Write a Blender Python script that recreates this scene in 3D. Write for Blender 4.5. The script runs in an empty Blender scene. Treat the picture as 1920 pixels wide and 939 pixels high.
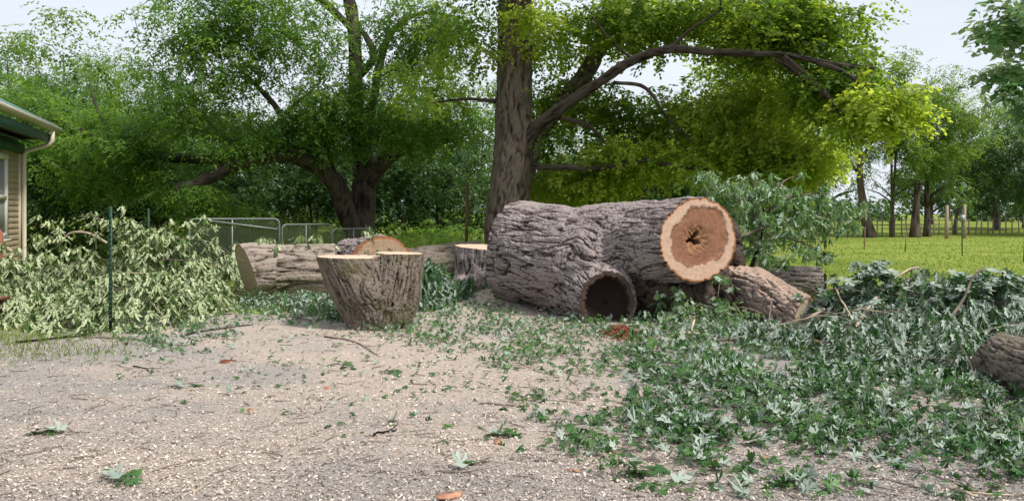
import bpy, bmesh, math, random
import numpy as np
from mathutils import Vector, Matrix

rng = np.random.default_rng(7)
random.seed(7)
S = bpy.context.scene
COL = S.collection
R = math.radians

# ---------------------------------------------------------------- camera
FPX = 1450.0; HOR = 400.0; CAMZ = 1.4
cam_d = bpy.data.cameras.new('camera'); cam = bpy.data.objects.new('camera', cam_d); COL.objects.link(cam)
cam.location = (0, 0, CAMZ); cam.rotation_euler = (R(90), 0, 0)
cam_d.sensor_width = 36; cam_d.lens = FPX/1920*36
cam_d.shift_y = -(469.5-HOR)/1920
cam_d.clip_start = 0.05; cam_d.clip_end = 2000
S.camera = cam

# ---------------------------------------------------------------- sky and sun
SUN_EL, SUN_AZ = R(54), R(122)          # azimuth measured from +Y towards +X
w = bpy.data.worlds.new('World'); S.world = w; w.use_nodes = True
nt = w.node_tree; nt.nodes.clear()
sky = nt.nodes.new('ShaderNodeTexSky'); sky.sky_type = 'NISHITA'; sky.sun_disc = False
sky.sun_elevation = SUN_EL; sky.sun_rotation = SUN_AZ; sky.air_density = 1.4; sky.dust_density = 3.0
tc = nt.nodes.new('ShaderNodeTexCoord')
cn = nt.nodes.new('ShaderNodeTexNoise'); cn.inputs['Scale'].default_value = 2.2; cn.inputs['Detail'].default_value = 5
mp = nt.nodes.new('ShaderNodeMapping'); mp.inputs['Scale'].default_value = (1, 1, 3)
nt.links.new(tc.outputs['Generated'], mp.inputs['Vector']); nt.links.new(mp.outputs[0], cn.inputs['Vector'])
mr = nt.nodes.new('ShaderNodeMapRange'); mr.inputs[1].default_value = .3; mr.inputs[2].default_value = .7
mr.inputs[3].default_value = .72; mr.inputs[4].default_value = .97
nt.links.new(cn.outputs['Fac'], mr.inputs[0])
mx = nt.nodes.new('ShaderNodeMix'); mx.data_type = 'RGBA'
mx.inputs[7].default_value = (8.0, 8.5, 9.3, 1)
nt.links.new(mr.outputs[0], mx.inputs[0]); nt.links.new(sky.outputs[0], mx.inputs[6])
bg = nt.nodes.new('ShaderNodeBackground'); bg.inputs[1].default_value = 0.1
nt.links.new(mx.outputs[2], bg.inputs[0])
wo = nt.nodes.new('ShaderNodeOutputWorld'); nt.links.new(bg.outputs[0], wo.inputs[0])
sd = bpy.data.lights.new('sun', 'SUN'); sd.energy = 4.2; sd.angle = R(9); sd.color = (1, .95, .87)
sun = bpy.data.objects.new('sun', sd); COL.objects.link(sun)
sv = Vector((math.sin(SUN_AZ)*math.cos(SUN_EL), math.cos(SUN_AZ)*math.cos(SUN_EL), math.sin(SUN_EL)))
sun.rotation_euler = sv.to_track_quat('Z', 'Y').to_euler()
S.view_settings.view_transform = 'Standard'; S.view_settings.look = 'None'
S.view_settings.exposure = 0.25; S.view_settings.gamma = 1
S.cycles.max_bounces = 9; S.cycles.diffuse_bounces = 6; S.cycles.transmission_bounces = 4; S.cycles.glossy_bounces = 2
S.cycles.caustics_reflective = False; S.cycles.caustics_refractive = False

# ---------------------------------------------------------------- helpers
def at(px, py, Y):
    return np.array([(px-960)/FPX*Y, Y, CAMZ-(py-HOR)/FPX*Y])
def gx(px, Y): return (px-960)/FPX*Y
def proj(P):
    P = np.asarray(P); return 960+FPX*P[..., 0]/P[..., 1], HOR+FPX*(CAMZ-P[..., 2])/P[..., 1]
def nrm(v):
    v = np.asarray(v, float); return v/np.maximum(np.linalg.norm(v, axis=-1, keepdims=True), 1e-9)

_perm = np.random.default_rng(3).permutation(256); _perm = np.concatenate([_perm, _perm, _perm])
_grad = nrm(np.random.default_rng(4).normal(size=(256, 3)))
def pn(P, seed=0):
    P = np.asarray(P, float)+seed*17.31
    i = np.floor(P).astype(int); f = P-i; u = f*f*f*(f*(f*6-15)+10); i &= 255
    out = 0
    for dx in (0, 1):
        wx = u[:, 0] if dx else 1-u[:, 0]
        for dy in (0, 1):
            wy = u[:, 1] if dy else 1-u[:, 1]
            for dz in (0, 1):
                wz = u[:, 2] if dz else 1-u[:, 2]
                h = _perm[_perm[_perm[(i[:, 0]+dx) & 255]+((i[:, 1]+dy) & 255)]+((i[:, 2]+dz) & 255)]
                g = _grad[h]
                out = out+wx*wy*wz*(g[:, 0]*(f[:, 0]-dx)+g[:, 1]*(f[:, 1]-dy)+g[:, 2]*(f[:, 2]-dz))
    return out*1.6
def fbm(P, o=4, seed=0):
    a, s = 1, 0
    for k in range(o): s = s+a*pn(np.asarray(P)*2**k, seed+k); a *= .5
    return s

def mesh_np(name, V, F, mat=None, smooth=False, attrs=None):
    """V (n,3), F (m,3|4) or a list of such arrays"""
    me = bpy.data.meshes.new(name)
    Fs = F if isinstance(F, list) else [F]
    Fs = [np.asarray(f, np.int32) for f in Fs if len(f)]
    me.vertices.add(len(V)); me.vertices.foreach_set('co', np.asarray(V, np.float32).ravel())
    loops = np.concatenate([f.ravel() for f in Fs]); cnt = np.concatenate([np.full(len(f), f.shape[1]) for f in Fs])
    me.loops.add(len(loops)); me.loops.foreach_set('vertex_index', loops)
    me.polygons.add(len(cnt)); st = np.concatenate([[0], np.cumsum(cnt)[:-1]]).astype(np.int32)
    me.polygons.foreach_set('loop_start', st)
    if smooth: me.polygons.foreach_set('use_smooth', np.ones(len(cnt), bool))
    for k, a in (attrs or {}).items():
        a = np.asarray(a, np.float32)
        if a.ndim == 1:
            at_ = me.attributes.new(k, 'FLOAT', 'POINT'); at_.data.foreach_set('value', a)
        else:
            if a.shape[1] == 3: a = np.concatenate([a, np.ones((len(a), 1), np.float32)], 1)
            at_ = me.attributes.new(k, 'FLOAT_COLOR', 'POINT'); at_.data.foreach_set('color', a.ravel())
    me.update(calc_edges=True)
    if mat: me.materials.append(mat)
    return me
def link(name, me, parent=None, kind=None, label=None):
    o = bpy.data.objects.new(name, me); COL.objects.link(o)
    if parent is not None: o.parent = parent
    if kind: o['kind'] = kind
    if label: o['label'] = label
    return o
def tag(o, label, cat, group=None, kind=None):
    o['label'] = label; o['category'] = cat
    if group: o['group'] = group
    if kind: o['kind'] = kind
    return o
def empty(name, loc=(0, 0, 0), label=None, cat=None, group=None):
    o = bpy.data.objects.new(name, None); COL.objects.link(o); o.location = [float(v) for v in loc]; o.empty_display_size = .2
    if label: tag(o, label, cat, group)
    return o
def copy_tree(o, loc, rz=0, sc=1, label=None, group=None):
    c = o.copy(); COL.objects.link(c); c.location = loc; c.rotation_euler = (0, 0, rz)
    c.scale = (sc, sc, sc) if np.isscalar(sc) else sc
    if label: c['label'] = label
    if group: c['group'] = group
    for ch in o.children:
        d = ch.copy(); COL.objects.link(d); d.parent = c
        for g in ch.children:
            e = g.copy(); COL.objects.link(e); e.parent = d
    return c

class MB:
    """collects geometry for one mesh"""
    def __init__(s): s.V = []; s.Q = []; s.T = []; s.n = 0; s.A = []
    def add(s, V, Q=None, T=None, a=None):
        V = np.asarray(V, float); s.V.append(V)
        if Q is not None and len(Q): s.Q.append(np.asarray(Q)+s.n)
        if T is not None and len(T): s.T.append(np.asarray(T)+s.n)
        if a is not None: s.A.append(np.broadcast_to(a, (len(V),)) if np.ndim(a) < 1 else a)
        s.n += len(V)
    def box(s, c, size, rz=0, ax=None):
        x, y, z = np.array(size)/2
        v = np.array([[-x, -y, -z], [x, -y, -z], [x, y, -z], [-x, y, -z], [-x, -y, z], [x, -y, z], [x, y, z], [-x, y, z]])
        if ax is not None: v = v@np.array(ax)
        else:
            ca, sa = math.cos(rz), math.sin(rz); v = v@np.array([[ca, sa, 0], [-sa, ca, 0], [0, 0, 1]])
        s.add(v+np.array(c), [[0, 3, 2, 1], [4, 5, 6, 7], [0, 1, 5, 4], [1, 2, 6, 5], [2, 3, 7, 6], [3, 0, 4, 7]])
    def prism(s, prof, a, b, side, up):
        """profile (u,v) points swept from a to b"""
        prof = np.array(prof); a = np.array(a, float); b = np.array(b, float); side = np.array(side, float); up = np.array(up, float)
        n = len(prof); off = prof[:, :1]*side+prof[:, 1:]*up
        V = np.concatenate([a+off, b+off]); Q = [[i, (i+1) % n, n+(i+1) % n, n+i] for i in range(n)]
        T = [[0, i+1, i] for i in range(1, n-1)]+[[n, n+i, n+i+1] for i in range(1, n-1)]
        s.add(V, Q, T)
    def tube(s, pts, rad, sides=6, cap=True, a=None):
        V, Q, T = tube(pts, rad, sides, cap); s.add(V, Q, T, a)
    def build(s, name, mat, parent=None, smooth=False, kind=None, label=None, attr='tint'):
        F = []
        if s.Q: F.append(np.concatenate(s.Q))
        if s.T: F.append(np.concatenate(s.T))
        me = mesh_np(name, np.concatenate(s.V), F, mat, smooth, {attr: np.concatenate(s.A)} if s.A else None)
        return link(name, me, parent, kind, label)

def frames(pts):
    pts = np.asarray(pts, float); t = np.gradient(pts, axis=0) if len(pts) > 2 else np.repeat((pts[1]-pts[0])[None], 2, 0)
    t = nrm(t); ref = np.array([0, 0, 1.]) if abs(t[0, 2]) < .8 else np.array([1., 0, 0])
    U = []; u = nrm(ref-t[0]*(ref@t[0]))
    for k in range(len(pts)):
        u = nrm(u-t[k]*(u@t[k])); U.append(u)
    U = np.array(U); return t, U, np.cross(t, U)
def tube(pts, rad, sides=6, cap=True):
    pts = np.asarray(pts, float); n = len(pts); rad = np.broadcast_to(rad, (n,))
    t, U, W = frames(pts)
    th = np.arange(sides)*2*math.pi/sides
    V = pts[:, None]+rad[:, None, None]*(np.cos(th)[None, :, None]*U[:, None]+np.sin(th)[None, :, None]*W[:, None])
    V = V.reshape(-1, 3); i = np.arange(n-1)[:, None]*sides; j = np.arange(sides)[None]; j2 = (j+1) % sides
    Q = np.stack([i+j, i+j2, i+sides+j2, i+sides+j], -1).reshape(-1, 4)
    T = []
    if cap:
        V = np.concatenate([V, pts[:1]-t[0]*rad[0]*.2, pts[-1:]+t[-1]*rad[-1]*.4]); a, b = n*sides, n*sides+1
        T = [[a, (k+1) % sides, k] for k in range(sides)]+[[b, (n-1)*sides+k, (n-1)*sides+(k+1) % sides] for k in range(sides)]
    return V, Q, np.array(T)
def smooth_line(ctrl, step=.15):
    """Catmull-Rom through control rows (x,y,z,...)"""
    P = np.asarray(ctrl, float)
    if len(P) == 2:
        n = max(2, int(np.linalg.norm(P[1, :3]-P[0, :3])/step)+1); t = np.linspace(0, 1, n)[:, None]; return P[0]*(1-t)+P[1]*t
    E = np.concatenate([[2*P[0]-P[1]], P, [2*P[-1]-P[-2]]]); out = []
    for k in range(1, len(E)-2):
        n = max(2, int(np.linalg.norm(E[k+1, :3]-E[k, :3])/step)); t = np.linspace(0, 1, n, endpoint=False)[:, None]
        a, b, c, d = E[k-1], E[k], E[k+1], E[k+2]
        out.append(.5*((2*b)+(-a+c)*t+(2*a-5*b+4*c-d)*t*t+(-a+3*b-3*c+d)*t**3))
    out.append(P[-1:]); return np.concatenate(out)

# ---------------------------------------------------------------- materials
def mat(name):
    m = bpy.data.materials.new(name); m.use_nodes = True; n = m.node_tree; n.nodes.clear()
    out = n.nodes.new('ShaderNodeOutputMaterial'); p = n.nodes.new('ShaderNodeBsdfPrincipled')
    n.links.new(p.outputs[0], out.inputs[0]); p.inputs['Roughness'].default_value = .8
    p.inputs['Specular IOR Level'].default_value = .25
    return m, n, p, out
def ramp(n, stops, src):
    r = n.nodes.new('ShaderNodeValToRGB'); e = r.color_ramp.elements
    while len(e) < len(stops): e.new(.5)
    for k, (pos, c) in enumerate(stops): e[k].position = pos; e[k].color = (*c, 1)
    n.links.new(src, r.inputs[0]); return r.outputs[0]
def noise(n, scale, detail=3, vec=None, coord='Object', sc=None, rough=.5):
    t = n.nodes.new('ShaderNodeTexNoise'); t.inputs['Scale'].default_value = scale; t.inputs['Detail'].default_value = detail
    t.inputs['Roughness'].default_value = rough
    c = n.nodes.new('ShaderNodeTexCoord'); v = c.outputs[coord]
    if sc:
        m_ = n.nodes.new('ShaderNodeMapping'); m_.inputs['Scale'].default_value = sc; n.links.new(v, m_.inputs[0]); v = m_.outputs[0]
    n.links.new(v, t.inputs['Vector']); return t.outputs['Fac']
def attr(n, name, out='Fac'):
    a = n.nodes.new('ShaderNodeAttribute'); a.attribute_name = name; return a.outputs[out]
def mixc(n, fac, a, b, mode='MIX'):
    m_ = n.nodes.new('ShaderNodeMix'); m_.data_type = 'RGBA'; m_.blend_type = mode
    for s_, v in ((0, fac), (6, a), (7, b)):
        if hasattr(v, 'links') or hasattr(v, 'is_linked'): n.links.new(v, m_.inputs[s_])
        else: m_.inputs[s_].default_value = v if s_ == 0 else (*v, 1)
    return m_.outputs[2]
def bump(n, p, h, strength=.5, dist=.01):
    b = n.nodes.new('ShaderNodeBump'); b.inputs['Strength'].default_value = strength; b.inputs['Distance'].default_value = dist
    n.links.new(h, b.inputs['Height']); n.links.new(b.outputs[0], p.inputs['Normal'])
def madd(n, a, b, op='ADD'):
    m_ = n.nodes.new('ShaderNodeMath'); m_.operation = op
    for k, v in ((0, a), (1, b)):
        if hasattr(v, 'is_linked'): n.links.new(v, m_.inputs[k])
        else: m_.inputs[k].default_value = v
    return m_.outputs[0]

def simple_mat(name, c, rough=.6, metal=0, var=.15, scale=8, bmp=0, spec=.3):
    m, n, p, o = mat(name)
    f = noise(n, scale, 4)
    lo = [v*(1-var) for v in c]; hi = [min(1, v*(1+var)) for v in c]
    n.links.new(ramp(n, [(.3, lo), (.7, hi)], f), p.inputs['Base Color'])
    p.inputs['Roughness'].default_value = rough; p.inputs['Metallic'].default_value = metal; p.inputs['Specular IOR Level'].default_value = spec
    if bmp: bump(n, p, noise(n, scale*6, 4), .5, bmp)
    return m
def leaf_mat(name, cols, trans=.4, tcol=(1.9, 1.8, .9), back=None, rough=.45):
    """cols: three colours from dark to light along the leaf's own tint"""
    m, n, p, out = mat(name)
    t = attr(n, 'tint')
    c = ramp(n, [(0, cols[0]), (.5, cols[1]), (1, cols[2])], t)
    if back is not None:
        g = n.nodes.new('ShaderNodeNewGeometry')
        b = ramp(n, [(0, back[0]), (1, back[1])], t)
        c = mixc(n, g.outputs['Backfacing'], c, b)
    n.links.new(c, p.inputs['Base Color']); p.inputs['Roughness'].default_value = rough; p.inputs['Specular IOR Level'].default_value = .3
    tr = n.nodes.new('ShaderNodeBsdfTranslucent')
    n.links.new(mixc(n, 1.0, c, tcol, 'MULTIPLY'), tr.inputs[0])
    ms = n.nodes.new('ShaderNodeMixShader'); ms.inputs[0].default_value = trans
    n.links.new(p.outputs[0], ms.inputs[1]); n.links.new(tr.outputs[0], ms.inputs[2]); n.links.new(ms.outputs[0], out.inputs[0])
    return m
def bark_mat(name, dark, mid, light, sc=30, moss=None, dust=None):
    m, n, p, o = mat(name)
    h = attr(n, 'ridge')
    f = madd(n, madd(n, madd(n, h, .72, 'MULTIPLY'), madd(n, noise(n, sc*1.6, 6, rough=.8), .75, 'MULTIPLY')), madd(n, noise(n, 2.4, 4), .5, 'MULTIPLY')); f = madd(n, f, -.36)
    c = ramp(n, [(.24, dark), (.52, mid), (.86, light)], f)
    if moss:
        c = mixc(n, ramp(n, [(.5, (0, 0, 0)), (.62, (.8, .8, .8))], noise(n, 2.5, 5, rough=.65)), c, moss)
    if dust:
        g = n.nodes.new('ShaderNodeNewGeometry'); sx = n.nodes.new('ShaderNodeSeparateXYZ'); n.links.new(g.outputs['Normal'], sx.inputs[0])
        k = madd(n, sx.outputs[2], madd(n, noise(n, 12, 5, rough=.7), .6, 'MULTIPLY'))
        c = mixc(n, ramp(n, [(.95, (0, 0, 0)), (1.15 if 1.15 < 1 else 1.0, (1, 1, 1))], k), c, dust)
    n.links.new(c, p.inputs['Base Color']); p.inputs['Roughness'].default_value = .9; p.inputs['Specular IOR Level'].default_value = .15
    bump(n, p, noise(n, sc*2.2, 6, rough=.75), .8, .012)
    return m
def wood_mat(name):
    m, n, p, o = mat(name)
    c = attr(n, 'wood', 'Color')
    f = ramp(n, [(.3, (.8, .78, .75)), (.7, (1.1, 1.1, 1.1))], noise(n, 25, 6, rough=.7))
    n.links.new(mixc(n, 1.0, c, f, 'MULTIPLY'), p.inputs['Base Color']); p.inputs['Roughness'].default_value = .85
    bump(n, p, noise(n, 60, 5, rough=.7), .5, .006)
    return m

M = {}
M['bark_log'] = bark_mat('grey_furrowed_bark', (.020, .013, .011), (.088, .069, .065), (.30, .252, .245), 30)
M['bark_stump'] = bark_mat('brown_mossy_bark', (.018, .013, .010), (.085, .067, .052), (.195, .165, .135), 30, moss=(.10, .09, .045))
M['bark_pale'] = bark_mat('pale_brown_bark', (.025, .018, .014), (.145, .112, .092), (.32, .265, .225), 28)
M['bark_dusty'] = bark_mat('sawdust_covered_bark', (.02, .014, .011), (.12, .088, .072), (.26, .20, .17), 28, dust=(.44, .32, .25))
M['bark_dark'] = bark_mat('shade_toned_rotting_bark', (.010, .007, .005), (.035, .024, .019), (.085, .062, .052), 30)  # rotten wood, its colour darkened further to carry the shade under the log
M['bark_tree'] = bark_mat('tree_bark', (.014, .010, .008), (.055, .040, .030), (.13, .104, .085), 22)
M['bark_limb'] = bark_mat('dark_limb_bark', (.011, .008, .006), (.032, .025, .020), (.08, .064, .052), 22)
M['twig'] = simple_mat('twig_bark', (.16, .125, .10), .85, var=.4, scale=6)
M['twig_pale'] = simple_mat('peeled_pale_twig', (.42, .34, .25), .8, var=.3, scale=6)
M['wood'] = wood_mat('sawn_wood')
M['leaf_walnut'] = leaf_mat('mid_green_leaves', [(.045, .105, .020), (.090, .185, .033), (.16, .27, .055)], .56)
M['leaf_maple'] = leaf_mat('yellow_green_leaves', [(.06, .130, .022), (.15, .24, .040), (.30, .37, .07)], .66)
M['leaf_far'] = leaf_mat('woodland_leaves', [(.040, .095, .022), (.085, .175, .034), (.16, .26, .052)], .54)
M['leaf_light'] = leaf_mat('light_green_leaves', [(.055, .115, .018), (.11, .20, .032), (.21, .30, .05)], .45)
M['leaf_dark'] = leaf_mat('dark_green_leaves', [(.014, .040, .012), (.032, .080, .019), (.065, .125, .03)], .35)
M['leaf_cut'] = leaf_mat('silver_maple_leaves', [(.022, .070, .020), (.042, .118, .030), (.09, .19, .04)], .22, (1.1, 1.2, .6),
                         back=[(.21, .275, .22), (.40, .465, .40)])
M['leaf_wilt'] = leaf_mat('wilting_pale_leaves', [(.05, .11, .03), (.10, .18, .045), (.22, .28, .09)], .25, (1.1, 1.15, .6),
                          back=[(.25, .33, .16), (.58, .62, .39)])
M['leaf_bough'] = leaf_mat('fresh_maple_leaves', [(.045, .12, .035), (.09, .20, .055), (.17, .28, .09)], .4, (1.1, 1.2, .5),
                           back=[(.26, .37, .26), (.46, .57, .45)])

# ---------------------------------------------------------------- bark and cut wood
def bark_height(P, A, fr=9.0, st=.22, seed=0, wob=.35):
    """height field of furrowed bark in units of its own depth; A is the grain direction at each point"""
    q = P-A*((P*A).sum(1, keepdims=True))*(1-st)
    warp = np.stack([pn(q*2.2, seed+5), pn(q*2.2, seed+6), pn(q*2.2, seed+7)], 1)*wob/2.2
    q = q+warp
    n1 = pn(q*fr, seed); n2 = pn(q*fr*1.9+3.1, seed+1); n3 = pn(P*fr*.9, seed+2)
    f1 = np.exp(-np.abs(n1)/.10); f2 = np.exp(-np.abs(n2)/.09); f4 = np.exp(-np.abs(pn(q*fr*3.4, seed+8))/.10)
    f3 = np.exp(-np.abs(n3)/.05)
    h = 1.02-f1*.75-f2*.48-f3*.34-f4*.22+.30*pn(q*fr*5, seed+3)+.26*pn(P*48, seed+4)
    return np.clip(h, -.4, 1.25)

def seg_axis(P, chains):
    """grain direction at each point: that of the closest limb segment"""
    best = np.full(len(P), 1e9); A = np.zeros_like(P)
    for ch in chains:
        ch = np.asarray(ch, float)
        for a, b in zip(ch[:-1], ch[1:]):
            d = b[:3]-a[:3]; L = d@d; t = np.clip(((P-a[:3])@d)/L, 0, 1)
            rr = a[3]*(1-t)+b[3]*t
            dist = np.linalg.norm(P-a[:3]-t[:, None]*d, axis=1)/rr
            k = dist < best; best[k] = dist[k]; A[k] = d/math.sqrt(L)
    return A

SAP = np.array([.53, .365, .27]); HEART = np.array([.21, .10, .06]); CAMB = np.array([.33, .13, .05]); BLACK = np.array([.02, .013, .01])
def wood_cols(P, f, th, style, seed, e1, e2, c, Rm):
    n = fbm(P*5, 4, seed); nf = fbm(P*22, 3, seed+9)
    ring = np.sin((f*Rm*260)+n*6)*.5+.5
    col = np.repeat(SAP[None], len(P), 0)*(1-.07*ring[:, None])*(1+.10*nf[:, None])
    def blend(mask, c2):
        nonlocal col
        m = np.clip(mask, 0, 1)[:, None]; col = col*(1-m)+np.asarray(c2)*m
    if style == 'main':
        hr = .72-.09*np.cos(th-.9)+.06*np.sin(th*2+.6)+.09*n
        blend((hr-f)/.02, HEART*(1+.25*nf[:, None])*(.85+.35*np.clip(f/.6, 0, 1))[:, None])
        blend(1-np.abs(f-hr)/.03, HEART*.6)
        blend((.34+.1*n-f)/.06, np.array([.25, .125, .065])*(1+.5*nf[:, None]))
    elif style == 'grey':
        col = np.repeat(np.array([[.42, .34, .26]]), len(P), 0)*(1+.14*nf[:, None])
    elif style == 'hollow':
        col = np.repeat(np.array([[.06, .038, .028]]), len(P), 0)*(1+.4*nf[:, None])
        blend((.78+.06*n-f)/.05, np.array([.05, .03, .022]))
    elif style == 'orange':
        col = np.repeat(np.array([[.36, .245, .165]]), len(P), 0)*(1+.15*nf[:, None])*(1-.15*ring[:, None])
        blend((f-.90-.03*n)/.04, np.array([.30, .13, .06]))
    elif style == 'stump':
        col = np.repeat(np.array([[.60, .44, .34]]), len(P), 0)*(1+.10*nf[:, None])
    elif style == 'dark':
        col = np.repeat(np.array([[.09, .06, .045]]), len(P), 0)*(1+.4*nf[:, None])
    if style not in ('dark', 'hollow'): blend((f-.955-.02*n)/.012, CAMB*(.8 if style != 'grey' else .6))
    return np.clip(col, .005, 1)

def wood_body(root, chains, cuts, mat_, voxel=.014, depth=.02, fr=9, st=.22, seed=0, lump=.03, smooth_it=4, name='bark', knots=(), wob=.35):
    """chains: list of [(x,y,z,r),...]; cuts: (centre, normal, style, reach, hole) sawn ends. World coordinates; root stands at its base"""
    off = np.array(root.location)
    mb = MB()
    for ch in chains:
        ln = smooth_line(ch, .08); V, Q, T = tube(ln[:, :3], ln[:, 3], 28, True); mb.add(V, Q, T)
    tmp = mb.build('tmp', None); tmp.data.validate()
    r_ = tmp.modifiers.new('r', 'REMESH'); r_.mode = 'VOXEL'; r_.voxel_size = voxel
    s_ = tmp.modifiers.new('s', 'SMOOTH'); s_.iterations = smooth_it*6; s_.factor = .5
    dg = bpy.context.evaluated_depsgraph_get(); me = bpy.data.meshes.new_from_object(tmp.evaluated_get(dg))
    _m = tmp.data; bpy.data.objects.remove(tmp); bpy.data.meshes.remove(_m); me.name = 'bark'
    n = len(me.vertices); P = np.empty(n*3, np.float32); me.vertices.foreach_get('co', P); P = P.reshape(-1, 3).astype(float)
    N = np.empty(n*3, np.float32); me.vertices.foreach_get('normal', N); N = N.reshape(-1, 3).astype(float)
    A = seg_axis(P, chains)
    lum = fbm(P*1.7, 3, seed+20)*lump
    for (kc, kr, kh) in knots:
        d = np.linalg.norm(P-np.array(kc), axis=1)/kr; lum = lum+kh*np.exp(-d*d*2)
    Pb = P.copy()
    for (kc, kr, kh) in knots:                                     # swirled grain round the knots
        v = Pb-np.array(kc); an = 1.3*np.exp(-(v*v).sum(1)/(kr*1.3)**2); ax_ = nrm(np.array([.15, -1, .25])); ca, sa = np.cos(an)[:, None], np.sin(an)[:, None]
        Pb = np.array(kc)+v*ca+np.cross(ax_, v)*sa+ax_*(v@ax_)[:, None]*(1-ca)
    h = bark_height(Pb, A, fr, st, seed, wob)
    P2 = P+N*(lum+(h-.8)*depth)[:, None]
    me.vertices.foreach_set('co', P2.astype(np.float32).ravel())
    a = me.attributes.new('ridge', 'FLOAT', 'POINT'); a.data.foreach_set('value', h.astype(np.float32))
    bm = bmesh.new(); bm.from_mesh(me)
    faces = []
    for (c, nn, style, reach, hole) in cuts:
        c = Vector([float(v) for v in c]); nn = Vector([float(v) for v in nn]).normalized()
        vs = [v for v in bm.verts if (v.co-c).length < reach]
        sv_ = set(vs); fs = [f for f in bm.faces if all(v in sv_ for v in f.verts)]; es = set(e for f in fs for e in f.edges)
        vv = set(v for f in fs for v in f.verts)
        res = bmesh.ops.bisect_plane(bm, geom=list(vv)+list(es)+fs, plane_co=c, plane_no=nn, clear_outer=True, dist=1e-5)
        vs = [v for v in bm.verts if v.is_boundary and abs((v.co-c).dot(nn)) < 2e-3 and (v.co-c).length < reach]
        B = np.array([v.co[:] for v in vs])
        if len(B) < 10: print('CUT FAILED', root.name, style, len(B)); continue
        nv = np.array(nn); cc = B.mean(0) if style != 'main' else np.array(c)
        e1 = nrm(np.cross(nv, [0, 0, 1]) if abs(nv[2]) < .9 else np.cross(nv, [0, 1, 0])); e2 = np.cross(nv, e1)
        th = np.arctan2((B-cc)@e2, (B-cc)@e1); rr = np.linalg.norm(B-cc, axis=1)
        o_ = np.argsort(th); th, rr = th[o_], rr[o_]
        ns, nr = 100, 34
        tt = np.linspace(-math.pi, math.pi, ns, endpoint=False)
        rb = np.interp(tt, np.concatenate([th-2*math.pi, th, th+2*math.pi]), np.concatenate([rr, rr, rr]))
        fr_ = np.linspace(0, 1, nr)**.85
        TT, FF = np.meshgrid(tt, fr_[1:]); RB = np.broadcast_to(rb, TT.shape)
        Pf = cc+(RB*FF)[..., None]*(np.cos(TT)[..., None]*e1+np.sin(TT)[..., None]*e2)
        Pf = np.concatenate([[cc], Pf.reshape(-1, 3)]); f = np.concatenate([[0], FF.ravel()]); tf = np.concatenate([[0], TT.ravel()])
        Rm = rb.mean()
        col = wood_cols(Pf, f, tf, style, seed+3, e1, e2, cc, Rm)
        dz = .004*fbm(Pf*14, 3, seed+30)+.0015*np.sin((Pf@e1)*400)
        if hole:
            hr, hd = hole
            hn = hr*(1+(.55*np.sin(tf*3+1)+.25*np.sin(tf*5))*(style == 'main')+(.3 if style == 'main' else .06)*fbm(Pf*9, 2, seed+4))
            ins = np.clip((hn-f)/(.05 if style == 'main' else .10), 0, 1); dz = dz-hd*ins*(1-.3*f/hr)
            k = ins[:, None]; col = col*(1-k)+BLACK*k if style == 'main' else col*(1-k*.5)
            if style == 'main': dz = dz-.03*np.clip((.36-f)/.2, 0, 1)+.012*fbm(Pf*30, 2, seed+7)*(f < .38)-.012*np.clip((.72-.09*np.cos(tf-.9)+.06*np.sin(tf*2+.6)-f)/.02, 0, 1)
        dz = dz*np.clip((1-f)/.03, 0, 1)
        Pf = Pf+dz[:, None]*nv-off
        i = np.arange(nr-2)[:, None]*ns+1; j = np.arange(ns)[None]; j2 = (j+1) % ns
        Q = np.stack([i+j, i+j2, i+ns+j2, i+ns+j], -1).reshape(-1, 4); jj = np.arange(ns)
        T = np.stack([np.zeros(ns, int), 1+jj, 1+(jj+1) % ns], -1)
        faces.append((Pf, Q, T, col, style))
    bm.to_mesh(me); bm.free()
    me.transform(Matrix.Translation([-v for v in off]))
    me.polygons.foreach_set('use_smooth', np.ones(len(me.polygons), bool)); me.update()
    me.materials.clear(); me.materials.append(mat_)
    b = link(name, me, root)
    LBL = {'main': 'sawn face with pale sapwood, brown heartwood and a black central hole', 'hollow': 'dark hollow sawn end of the lower limb',
           'orange': 'orange brown split wood face', 'dark': 'dark weathered end', 'grey': 'greyish tan sawn end', 'stump': 'freshly sawn pinkish flat face'}
    for (Pf, Q, T, col, style) in faces:
        m_ = mesh_np('cut_face', Pf, [Q, T], M['wood'], True, {'wood': col})
        link('cut_face', m_, root, label=LBL.get(style))
    return b

def wood_thing(name, label, cat, base, *a, **k):
    g = k.pop('group', None)
    r_ = empty(name, base, label, cat, g); wood_body(r_, *a, **k); return r_

#SECTION_GROUND
# ---------------------------------------------------------------- leaf shapes and scattering
def maple_leaf(droop=.25, narrow=1.0, hd=False, fold=.0):
    half = [(0, 0), (.10, .03), (.46, .10), (.30, .27), (.16, .30), (.50, .52), (.56, .86), (.33, .70), (.13, .50), (.20, .84)]
    if hd:
        half = [(0, 0), (.08, .02), (.30, .0), (.50, .10), (.34, .20), (.30, .30), (.15, .30), (.34, .46), (.56, .54), (.50, .64), (.62, .90),
                (.42, .78), (.34, .72), (.12, .50), (.15, .72), (.24, .84), (.12, .92)]
    L = half+[(0, 1.12)]+[(-x, y) for x, y in half[:0:-1]]
    L = np.array(L); L[:, 0] *= narrow
    V = np.concatenate([[[0, .30]], L]); r2 = V[:, 0]**2/max(narrow, .5)**2*1.0+(V[:, 1])**2*.8
    z = -droop*r2-fold*np.abs(V[:, 0])
    V = np.column_stack([V[:, 0], V[:, 1]*(1-.25*droop), z])
    n = len(L); F = np.array([[0, 1+k, 1+(k+1) % n] for k in range(n)])
    # petiole: one thin sliver behind the blade
    V = np.concatenate([V, [[-.012, 0, 0], [.012, 0, 0], [0, -.5, .06]]]); F = np.concatenate([F, [[n+2, n+1, n+3]]])
    return V, F
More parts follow.
